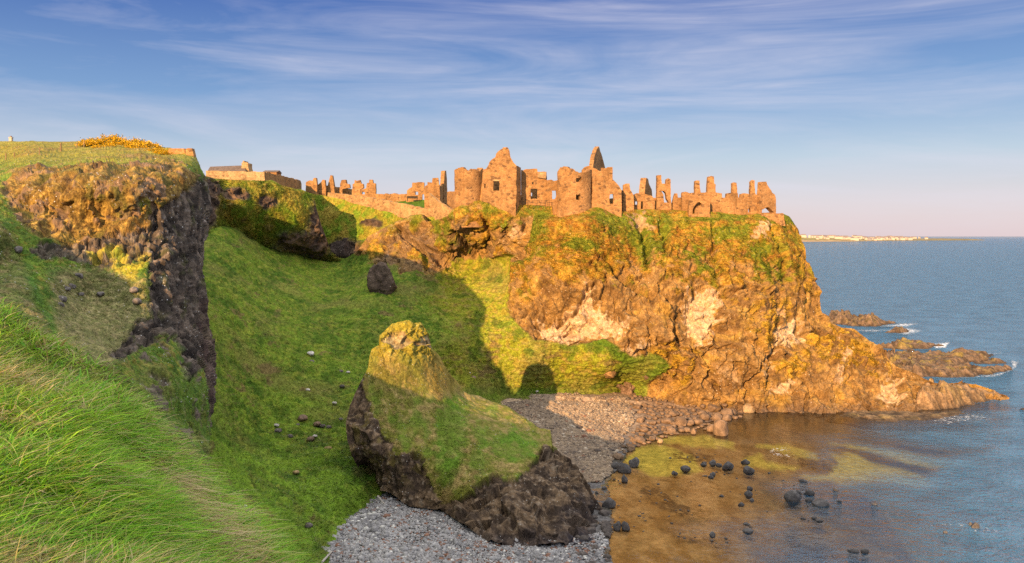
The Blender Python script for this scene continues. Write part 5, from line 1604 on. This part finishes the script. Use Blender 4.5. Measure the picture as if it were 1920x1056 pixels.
r = np.random.default_rng(321)
tiny = [rock_mesh('shallow_rock', 260+k, (.085, .07, .06), blocky=.1, big=.5) for k in range(5)]
SHAL = [(1128, 900), (1200, 845), (1320, 840), (1450, 880), (1560, 900), (1570, 960), (1500, 990), (1420, 1020), (1280, 1040), (1150, 1050), (1135, 960)]
cl_c = [(1300, 855), (1335, 858), (1245, 935), (1275, 960), (1330, 890), (1410, 925), (1510, 935), (1530, 980), (1340, 1010), (1290, 1005), (1145, 900), (1225, 920), (1420, 895), (1215, 970)]
for k in range(95):
    if k < 70:
        cx0, cy0 = cl_c[k % len(cl_c)]; x, y = cx0+r.normal(0, 16), cy0+r.normal(0, 6)
    else:
        x, y = r.uniform(1130, 1570), r.uniform(845, 1045)
    if polysd(np.array([x]), np.array([y]), SHAL)[0] < 0: continue
    D = float(DZ(y, 0.)); s_ = r.uniform(2.0, 5.5)/2/F*D
    o = put(link('shallow_rock', tiny[k % 5]), ((x-CX)/F*D, D, .02), (s_*r.uniform(.9, 1.8), s_*r.uniform(.7, 1.3), s_*r.uniform(.4, .9)), r.uniform(0, 6.3))
    tag(o, 'small dark weedy rock breaking the surface of the orange shallows', 'rock', 'small rocks in the shallows')

foot_p = [rock_mesh('broken_rock', 280+k, (.085, .07, .062), blocky=.05, big=.5) for k in range(4)]
for k in range(26):
    x, y = r.uniform(1082, 1142), r.uniform(955, 1060)
    w_ = r.uniform(9, 24)
    D = float(DZ(y, .3)); s_ = w_/2/F*D
    X, Y = (x-CX)/F*D, D
    o = put(link('broken_rock', foot_p[k % 4]), (X, Y, max(float(ground_z(X, Y)), -.1)+s_*.2), (s_*r.uniform(.9, 1.4), s_, s_*r.uniform(.5, .9)), r.uniform(0, 6.3))
    tag(o, 'dark broken rock lying at the water end of the grey beach beside the rock stack', 'rock', 'broken rocks at the foot of the stack')

# big rocks on the slopes
for x, y, w, h, D_, lb, base, seed in [(716, 524, 58, 74, 0, 'dark craggy rock knob in the shaded grass below the castle mound', (.11, .078, .058), 301), (1138, 686, 34, 40, 0, 'ochre boulder on the sunlit grass above the boulder beach', (.30, .18, .08), 302),
                                       (1182, 716, 34, 34, 0, 'upper of two stacked brown rocks between grass and boulder beach', (.20, .13, .085), 303), (1178, 738, 26, 42, 0, 'tall brown rock standing against the grass at the head of the boulder beach', (.17, .11, .075), 304), (1158, 714, 26, 28, 0, 'squat brown rock left of the tall one at the head of the beach', (.22, .14, .09), 305),
                                       (1215, 700, 22, 24, 0, 'brown crag at the grass edge under the pale cliff patch', (.2, .13, .085), 307), (650, 470, 62, 58, 1, 'dark rock buttress in the shaded gap under the causeway slope', (.06, .045, .04), 306)]:
    D = float(MAIN(x, y+h*.3)) if not D_ else float(FARS(x, y))+.5
    s = w/2/F*D; hz = h/2/F*D
    pos = P(x, y, D+.3*s); pos[2] -= .22*hz
    v, f = ICO4
    me = rock_mesh('rock_outcrop', seed, base, (1, 1, 1), .25, .1, ICO4, 'cliff')
    n_ = len(me.vertices); co = np.empty(n_*3, np.float32); me.vertices.foreach_get('co', co); co = co.reshape(-1, 3)
    _, _, cid, tl = cells(co*s, 1.1, seed)
    co += co/np.linalg.norm(co, axis=1)[:, None]*((cid-.5)*.28+tl*.2)[:, None]/max(s, .5)
    me.vertices.foreach_set('co', co.ravel()); me.update()
    o = put(link('rock_outcrop', me), tuple(pos), (s*1.05, s, hz*1.05))
    tag(o, lb, 'rock')

# boulder beach (one group), brown angular stones heaped between shingle and cliff
BFIELD = [(1175, 752), (1215, 728), (1262, 735), (1310, 742), (1372, 764), (1392, 772), (1330, 792), (1262, 803), (1205, 822), (1160, 848), (1150, 842), (1180, 812), (1200, 785)]
r = np.random.default_rng(77)
cnt = 0
used = []
while cnt < 230:
    x, y = r.uniform(1150, 1395), r.uniform(726, 850)
    if polysd(np.array([x]), np.array([y]), BFIELD)[0] < 0: continue
    w = r.uniform(7, 12) if r.random() < .6 else r.uniform(12, 22)
    if y < 760: w *= .8
    if any((x-a)**2+(2*(y-b))**2 < (.36*(w+c))**2 for a, b, c in used): continue
    used.append((x, y, w)); cnt += 1
    D = float(DZ(y, 1.0)); s = w/2/F*D
    X, Y = (x-CX)/F*D, D
    z = max(float(ground_z(np.array(X), np.array(Y))), float(main_pt(x, y)[2])-.1 if y < 765 else -1)
    o = put(link('boulder', brown_p[cnt % 6]), (X, Y, z+s*.25), (s*r.uniform(.85, 1.2), s*r.uniform(.8, 1.2), s*r.uniform(.65, .95)), r.uniform(0, 6.3))
    tag(o, 'brown angular boulder in the boulder beach at the foot of the castle cliff', 'boulder', 'boulders heaped at the cliff foot')

# small stones scattered on the grass slope and the left slope
SM = [(583, 668, 12, 'pale'), (578, 735, 7, 'pale'), (628, 760, 8, 'pale'), (585, 682, 8, 'dark'), (568, 790, 16, 'brown'), (523, 812, 11, 'dark'), (520, 802, 9, 'pale'), (545, 822, 9, 'dark'), (584, 828, 12, 'brown'), (592, 822, 8, 'pale'), (598, 845, 8, 'dark'), (616, 846, 12, 'ochre'), (640, 700, 7, 'dark'), (653, 702, 7, 'pale'), (620, 702, 7, 'pale'), (642, 728, 8, 'dark'),
      (606, 803, 9, 'dark'), (617, 805, 9, 'dark'), (596, 800, 12, 'brown'), (888, 712, 9, 'brown'), (1007, 737, 5, 'pale'), (880, 702, 5, 'pale'), (640, 790, 7, 'dark'), (556, 890, 10, 'ochre'), (580, 990, 12, 'dark'), (560, 800, 6, 'dark')]
SC_ = {'pale': (.5, .46, .42), 'dark': (.13, .11, .10), 'brown': (.2, .13, .09), 'ochre': (.36, .25, .12)}
sp_ = {k: rock_mesh('slope_stone', 400+i, v, blocky=.4) for i, (k, v) in enumerate(SC_.items())}
for x, y, w, k in SM:
    p = main_pt(x, y); s = w/2/F*p[1]*1.25
    o = put(link('slope_stone', sp_[k]), tuple(p+[0, -.3, s*.3+.25]), (s, s, s*.65), x % 6)
    tag(o, k+(' stone' if k != 'dark' else ' grey stone')+' lying loose in the grass of the valley slope', 'stone', k+' stones on the valley slope')
LS = [(147, 520, 18, 'flat dark stone with white lichen, uppermost on the tan grass below the left cliff'), (135, 538, 16, 'lichen-spotted dark stone, right of the diagonal row below the left cliff'), (127, 543, 14, 'small lichened stone in the diagonal row below the left cliff'), (118, 562, 19, 'large dark stone near the lower end of the diagonal row below the left cliff'), (114, 573, 16, 'lowest stone with a white patch in the diagonal row'),
      (153, 553, 12, 'little two-toned stone alone right of the diagonal row'), (190, 552, 14, 'small capped stone in the middle of the tan grass'), (252, 545, 16, 'white-topped stone beside the foot of the basalt columns'), (258, 566, 18, 'dark stone with a white chip under the white-topped one'), (35, 470, 20, 'black lichened stone on the slope at the far left')]
for k, (x, y, w, lb) in enumerate(LS):
    p = left_pt(x, y); s = w/2/F*p[1]
    o = put(link('lichened_stone', rock_mesh('lichened_stone', 500+k, (.15, .13, .12), blocky=.3, mat='basalt')), tuple(p+[0, -.1, s*.15]), (s, s*.9, s*.75), k)
    tag(o, lb, 'stone')

# shingle: loose pebbles nobody could count
def pebbles(name, n, region, size, cols, seed):
    r = np.random.default_rng(seed)
    v, f = ICO1
    px = r.uniform(region[0], region[1], n*4); py = r.uniform(region[2], region[3], n*4)
    ok = polysd(px, py, region[4])+fbm(np.stack([px*.03, py*.06, 0*px], -1), 1., 3, seed=970)*22 > 0
    px, py = px[ok][:n], py[ok][:n]
    D = DZ(py, 1.6)
    for _ in range(3):
        X, Y = (px-CX)/F*D, D
        z = ground_z(X, Y); D = DZ(py, z)
    X, Y = (px-CX)/F*D, D
    z = ground_z(X, Y)
    n = len(px)
    s = size*np.minimum(r.lognormal(0, .42, n), 2.2)*(1+.8*(r.random(n) < .03))*(1+.5*fbm(np.stack([X, Y, 0*X], -1), .18, 2, seed=962))
    sc = np.stack([s*r.uniform(.8, 1.4, n), s*r.uniform(.8, 1.3, n), s*r.uniform(.5, .85, n)], -1)
    th = r.uniform(0, 6.28, n)
    b = v[None]*(1+r.uniform(-.22, .22, (n, len(v), 1)))*sc[:, None]
    c_, s_ = np.cos(th)[:, None], np.sin(th)[:, None]
    bx = b[..., 0]*c_-b[..., 1]*s_; by = b[..., 0]*s_+b[..., 1]*c_
    V = np.stack([bx+X[:, None], by+Y[:, None], b[..., 2]+(z+s*.25+.06)[:, None]], -1)
    Fq = (np.arange(n)[:, None, None]*len(v)+f[None]).reshape(-1, 3)
    bp_ = np.stack([X, Y, 0*X], -1)
    k = np.clip(r.uniform(0, 1, n)*.75+.25+fbm(bp_*np.array([1, .45, 1]), .22, 3, seed=960)*.8, 0, 1)
    c = mixc(cols[0], cols[1], k)
    red = (fbm(bp_, .5, 3, seed=961) > .30) & (r.random(n) < .35)
    c = np.where(red[:, None], np.array([.20, .10, .065]), c)
    c = np.where((r.random(n) < .06)[:, None], np.array(cols[2]), c)
    c = np.where((r.random(n) < .05)[:, None], np.array(cols[3]), c)
    o = link(name, mesh(name, V.reshape(-1, 3), Fq, M['pebble'], np.repeat(c, len(v), 0), smooth=True))
    tag(o, kind='stuff')


GB = [(590, 1100), (596, 960), (640, 915), (690, 895), (760, 930), (840, 945), (880, 980), (930, 1010), (1000, 1015), (1090, 1005), (1134, 990), (1136, 1100)]
pebbles('grey_pebbles', 30000, (580, 1140, 890, 1100, GB), .105, [(.13, .125, .13), (.36, .345, .34), (.24, .13, .09), (.56, .54, .50)], 1)
BB = [(930, 770), (950, 752), (1060, 742), (1160, 738), (1175, 750), (1190, 785), (1170, 815), (1158, 850), (1150, 872), (1130, 905), (1128, 960), (1090, 940), (1030, 840), (980, 800)]
pebbles('brown_shingle', 30000, (930, 1385, 735, 905, BB), .13, [(.13, .10, .08), (.31, .23, .155), (.09, .07, .06), (.42, .35, .27)], 2)

# driftwood poles on the grey beach
for x0, y0, x1, y1, lb, nm in ((604, 1054, 622, 1027, 'white driftwood pole lying from the grass onto the grey pebbles', 'driftwood_pole'), (708, 930, 722, 939, 'short pale driftwood log at the head of the grey beach', 'driftwood_log')):
    A = P(x0, y0, DZ(y0, 2.5)); B = P(x1, y1, DZ(y1, 2.2))
    A[2] = max(A[2], float(ground_z(A[0], A[1]))+.25); B[2] = float(ground_z(B[0], B[1]))+.25
    o = bar(nm, A-A, B-A, .11, 'white', None, 8, .07); o.location = A
    tag(o, lb, 'driftwood')

# ================================================================== skerries
def skerry(name, label, pts, hts, seed, base=(.10, .065, .04), yel=.3):
    """low reef: outline on the water (picture points at sea level), height profile along it"""
    poly = np.array([(P(x, y, DZ(y, 0)))[:2] for x, y in pts])
    c = poly.mean(0)
    lo, hi = poly.min(0)-1, poly.max(0)+1
    nx = int(np.clip((hi[0]-lo[0])/.16, 40, 420)); ny = int(np.clip((hi[1]-lo[1])/.30, 30, 260))
    X, Y = np.meshgrid(np.linspace(lo[0], hi[0], nx), np.linspace(lo[1], hi[1], ny))
    p3 = np.stack([X, Y, 0*X], -1)
    w1, w2 = fbm(p3, .25, 4, seed=seed), fbm(p3, .9, 4, seed=seed+1)
    sd = polysd(X, Y, [tuple(p) for p in poly])+w1*1.6+w2*.7
    px = CX+X/Y*F
    h = np.interp(px, [a for a, _ in hts], [b for _, b in hts])
    k = sstep(-.3, 2.2, sd)
    c1, c2, cid, tl = cells(p3*np.array([.6, .5, 1]), .8, seed)
    Z = h*k*(.75+w1*.7+(cid-.5)*.55+tl*.35)+w2*.25*k-.5*(sd < -.3)-.12
    C = mixc(np.array(base)*.7, np.array(base)*1.7, sstep(-.3, .3, w2+w1*.4))
    C = mixc(C, (.26, .19, .035), sstep(.0, .35, fbm(p3, .35, 3, seed=seed+5))*yel*k)
    C = mixc(C, (.045, .03, .02), sstep(.45, .1, Z)*.7)
    V = np.stack([X-c[0], Y-c[1], Z], -1)
    v, q, cc = split_sheet(V, C, ((sd > -1.2)[:-1, :-1]), True)
    o = link(name, mesh(name, v, q, M['skerry'], cc), loc=(c[0], c[1], 0))
    return tag(o, label, 'reef')


skerry('reef', 'farthest reef of brown rock close to the headland on the right', [(1548, 606), (1600, 612), (1640, 613), (1682, 606), (1650, 600), (1600, 597), (1552, 598)], [(1550, 3.6), (1590, 3.2), (1610, 1.8), (1630, 2.8), (1650, 1.4), (1682, .7)], 801)
skerry('reef', 'small reef ringed by white surf beyond the headland', [(1660, 624), (1690, 625), (1714, 621), (1690, 618), (1668, 619)], [(1660, .6), (1685, 1.7), (1714, .6)], 802)
skerry('reef', 'flat green-topped reef alone between the surf-ringed one and the big platform', [(1640, 652), (1690, 656), (1740, 654), (1772, 648), (1730, 644), (1680, 644)], [(1642, .6), (1680, 2.0), (1700, 1.6), (1772, .5)], 803, yel=.8)
skerry('reef', 'big weed-covered rock platform off the tip of the headland', [(1650, 700), (1720, 706), (1790, 709), (1850, 704), (1900, 694), (1895, 686), (1850, 692), (1790, 690), (1800, 684), (1850, 676), (1868, 664), (1840, 664), (1790, 664), (1700, 668), (1660, 672)], [(1650, 2.5), (1700, 2.2), (1740, 1.4), (1790, 1.6), (1840, 1.4), (1900, .7)], 804, yel=.5)
skerry('reef', 'narrow reef in the gap of the big rock platform', [(1812, 682), (1850, 683), (1892, 681), (1880, 677), (1840, 676)], [(1812, .6), (1850, 1.0), (1892, .6)], 805)
skerry('reef', 'dark rocky spit running out from the tip of the headland', [(1700, 768), (1770, 768), (1830, 757), (1892, 746), (1860, 735), (1800, 736), (1740, 738)], [(1700, 4), (1760, 3.2), (1800, 2.8), (1840, 2.0), (1892, .5)], 806, base=(.15, .095, .05))
skerry('reef', 'low ragged rocks awash in front of the dark spit', [(1560, 782), (1640, 792), (1740, 790), (1815, 776), (1800, 770), (1700, 772), (1580, 772)], [(1560, .4), (1640, .5), (1740, .5), (1815, .4)], 807, base=(.13, .085, .045))
skerry('reef', 'single far rock in the sea at the right edge of the picture', [(1910, 768), (1930, 769), (1940, 765), (1915, 764)], [(1910, .6), (1940, .6)], 808)

# surf
def mat_foam():
    m, nt, N, L = new_mat('sea_foam')
    geo = nd(N, 'ShaderNodeNewGeometry')
    at = nd(N, 'ShaderNodeAttribute', attribute_name='Col'); sp = nd(N, 'ShaderNodeSeparateColor'); L.new(at.outputs['Color'], sp.inputs[0])
    n = noise_node(N, L, geo.outputs['Position'], 1.6, 4, .7, .8)
    a = maprange(N, L, mathn(N, L, 'ADD', sp.outputs[0], mathn(N, L, 'MULTIPLY', mathn(N, L, 'SUBTRACT', n, .5), 1.6)), .45, .75, 0, .9)
    d = nd(N, 'ShaderNodeBsdfDiffuse'); d.inputs['Color'].default_value = (.82, .84, .86, 1)
    t = nd(N, 'ShaderNodeBsdfTransparent')
    x = nd(N, 'ShaderNodeMixShader'); L.new(a, x.inputs[0]); L.new(t.outputs[0], x.inputs[1]); L.new(d.outputs[0], x.inputs[2])
    o = nd(N, 'ShaderNodeOutputMaterial'); L.new(x.outputs[0], o.inputs[0])
    return m


M['foam'] = mat_foam()
FOAM = [([(1590, 600), (1610, 597), (1606, 601)], 3, .9), ([(1650, 612), (1690, 607), (1720, 607), (1700, 612)], 4, .8), ([(1560, 618), (1660, 619), (1700, 628), (1730, 620), (1700, 615), (1640, 622)], 5, .75), ([(1745, 646), (1780, 642), (1772, 652), (1756, 653)], 4, .9), ([(1790, 664), (1880, 662), (1850, 665)], 3, .7),
        ([(1880, 700), (1904, 690), (1910, 678), (1896, 676), (1898, 690)], 4, .7), ([(1800, 708), (1860, 702), (1900, 694), (1870, 706)], 3, .7), ([(1760, 780), (1830, 776), (1870, 786), (1780, 794), (1740, 795)], 7, .55), ([(1442, 846), (1450, 839), (1476, 839), (1486, 842), (1470, 845), (1454, 848), (1480, 853), (1500, 852), (1478, 858), (1452, 856)], 2.0, .52),
        ([(1740, 986), (1800, 976), (1860, 986), (1900, 1005), (1840, 1000), (1790, 992)], 8, .42), ([(1690, 880), (1760, 872), (1830, 882), (1760, 890)], 8, .3)]
fx = np.linspace(1540, 1925, 700); fy = np.linspace(590, 1012, 760)
PX, PY = np.meshgrid(np.linspace(1430, 1925, 640), np.r_[np.linspace(592, 720, 300), np.linspace(720.5, 1010, 330)])
fm = np.zeros(PX.shape)
for poly, sf, k in FOAM: fm = np.maximum(fm, sstep(-sf*1.6, sf*.9, polysd(PX, PY, poly))*k*.78)
FV = P(PX, PY, DZ(PY, .035))
v, q, c = split_sheet(FV, np.stack([fm]*3, -1), (fm > .05)[:-1, :-1])
tag(link('surf_foam', mesh('surf_foam', v, q, M['foam'], c)), kind='stuff')

# ================================================================== distant coast and town
def coast():
    D0 = 4780.
    x = np.linspace(1380, 1850, 480)
    rows = []
    prof = np.interp(x, [1380, 1440, 1500, 1520, 1560, 1590, 1620, 1660, 1720, 1760, 1790, 1815, 1840, 1850], [30, 28, 24, 21, 20, 18, 16, 14, 14, 14, 12, 9, 4, -2])
    prof = prof+fbm(np.stack([x*.1, 0*x, 0*x], -1), 1., 3, seed=950)*3
    sand = np.interp(x, [1380, 1500, 1580, 1640, 1680, 1850], [1, 1, .75, .35, .0, 0])
    t = np.linspace(0, 1, 26)
    shore = np.interp(x, [1380, 1500, 1600, 1640, 1700, 1760, 1850], [4450, 4550, 4780, 5300, 5700, 5900, 6150])
    V, C = [], []
    for k in t:
        D = shore+k*700
        z = prof*sstep(0, .75, np.full_like(x, k))**1.2-1.5*(k < .02)
        V.append(P(x, HY, D)*[1, 1, 0]+np.stack([0*x, 0*x, z], -1))
        nz = fbm(V[-1]*.02, 1, 3, seed=951)
        c = mixc((.40, .27, .15), mixc((.30, .24, .10), (.15, .15, .06), sstep(-.2, .3, nz)), np.clip(sstep(.28, .5, k+nz*.3)+(1-sand), 0, 1))
        c = mixc(c, (.22, .17, .12), (1-sand)*.5)
        C.append(c)
    V, C = np.stack(V), np.stack(C)
    tag(link('distant_coast', mesh('distant_coast', V, grid_faces(*V.shape[:2], True), M['far'], C)), kind='structure')
    return x, prof, shore


cx_, cprof, cshore = coast()
r = np.random.default_rng(9)


def house_mesh(w, d, h, rh):
    v = np.array([[-w, -d, -3], [w, -d, -3], [w, d, -3], [-w, d, -3], [-w, -d, h], [w, -d, h], [w, d, h], [-w, d, h], [-w*1.03, 0, h+rh], [w*1.03, 0, h+rh]])
    f = [(0, 1, 5, 4), (2, 3, 7, 6), (1, 2, 6, 9, 5), (3, 0, 4, 8, 7), (4, 5, 9, 8), (6, 7, 8, 9)]
    return mesh('town_house', v, f, None, smooth=False, mats=[M['white'], M['darkroof']], matidx=[0, 0, 0, 0, 1, 1])


hp = [house_mesh(11, 6, 9, 5), house_mesh(16, 7, 12, 5), house_mesh(8, 5, 7, 4), house_mesh(24, 7, 11, 4)]
for k in range(92):
    px = r.choice([r.uniform(1500, 1600), r.uniform(1590, 1745), r.uniform(1600, 1700)])
    j = np.interp(px, cx_, np.arange(len(cx_)))
    t = r.uniform(.45, .95) if px < 1600 else r.uniform(.25, .95)
    D = float(np.interp(px, cx_, cshore))+t*680
    z = float(np.interp(px, cx_, cprof))*float(sstep(0, .75, t))**1.2
    o = link('town_house', hp[k % 4], loc=((px-CX)/F*D, D, z))
    o.rotation_euler.z = r.normal(0, .5)
    o.scale = (1, 1, r.uniform(.8, 1.35))
    tag(o, 'tiny pale house of the distant seaside town across the bay', 'house', 'houses of the distant town')

# ================================================================== camera, sun, sky
cam = bpy.data.cameras.new('camera')
cam.sensor_width = 36; cam.lens = F/1920*36
cam.shift_y = -(528-HY)/1920
cam.clip_start = .05; cam.clip_end = 150000
co_ = bpy.data.objects.new('camera', cam); COL.objects.link(co_)
co_.location = (0, 0, HC); co_.rotation_euler = (math.radians(90), 0, 0)
SC.camera = co_

sun = bpy.data.lights.new('sun', 'SUN')
sun.energy = 4.9; sun.angle = math.radians(.5); sun.color = (1, .61, .28)
so = bpy.data.objects.new('sun', sun); COL.objects.link(so)
so.rotation_euler = Vector(LIGHT.tolist()).to_track_quat('-Z', 'Y').to_euler()
so.location = (-60, -130, 90)

w = bpy.data.worlds.new('World'); SC.world = w; w.use_nodes = True
N, L = w.node_tree.nodes, w.node_tree.links
N.clear()
sky = nd(N, 'ShaderNodeTexSky', sky_type='NISHITA')
sky.sun_disc = False
sky.sun_elevation = SUN_EL
sky.sun_rotation = math.atan2(-LIGHT[0], -LIGHT[1]) % (2*math.pi)
sky.air_density = 1.2; sky.dust_density = .6; sky.ozone_density = 2.0
tc = nd(N, 'ShaderNodeTexCoord')
sx = nd(N, 'ShaderNodeSeparateXYZ'); L.new(tc.outputs['Generated'], sx.inputs[0])
z = sx.outputs['Z']
# thin high cloud drawn out across the sky
mp = nd(N, 'ShaderNodeMapping'); mp.inputs['Rotation'].default_value = (0, math.radians(14), 0); mp.inputs['Scale'].default_value = (2.2, 2.2, 17)
L.new(tc.outputs['Generated'], mp.inputs['Vector'])
c1 = noise_node(N, L, mp.outputs[0], 1.1, 6, .58, .9)
mp2 = nd(N, 'ShaderNodeMapping'); mp2.inputs['Rotation'].default_value = (0, math.radians(18), 0); mp2.inputs['Scale'].default_value = (6, 6, 60); mp2.inputs['Location'].default_value = (3, 1, 2)
L.new(tc.outputs['Generated'], mp2.inputs['Vector'])
c2 = noise_node(N, L, mp2.outputs[0], 1.0, 5, .6, .6)
cl_ = mathn(N, L, 'MULTIPLY', maprange(N, L, c1, .40, .66, 0, 1), maprange(N, L, c2, .25, .7, .35, 1))
cl_ = mathn(N, L, 'MULTIPLY', cl_, maprange(N, L, z, -.01, .06, .25, 1))
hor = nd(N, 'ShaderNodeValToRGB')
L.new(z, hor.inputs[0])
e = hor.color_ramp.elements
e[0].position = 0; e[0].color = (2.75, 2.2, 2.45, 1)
e[1].position = 1; e[1].color = (7.7, 7.5, 7.1, 1)  # dome above the view brightened, added fill light for shaded ground
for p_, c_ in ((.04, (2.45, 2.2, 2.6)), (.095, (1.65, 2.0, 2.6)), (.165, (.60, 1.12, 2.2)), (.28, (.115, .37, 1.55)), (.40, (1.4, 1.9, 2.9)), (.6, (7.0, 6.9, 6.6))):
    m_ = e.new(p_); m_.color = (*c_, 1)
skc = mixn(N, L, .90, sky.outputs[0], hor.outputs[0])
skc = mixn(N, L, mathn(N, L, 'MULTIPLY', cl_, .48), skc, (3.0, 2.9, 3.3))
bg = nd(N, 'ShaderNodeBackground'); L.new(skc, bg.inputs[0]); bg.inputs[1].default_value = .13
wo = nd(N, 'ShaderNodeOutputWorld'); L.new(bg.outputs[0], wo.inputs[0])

SC.view_settings.view_transform = 'Standard'
SC.view_settings.look = 'None'
SC.view_settings.exposure = 1.0
SC.view_settings.gamma = 1
SC.render.engine = 'CYCLES'
SC.cycles.use_denoising = False
SC.cycles.max_bounces = 6
SC.cycles.transparent_max_bounces = 8
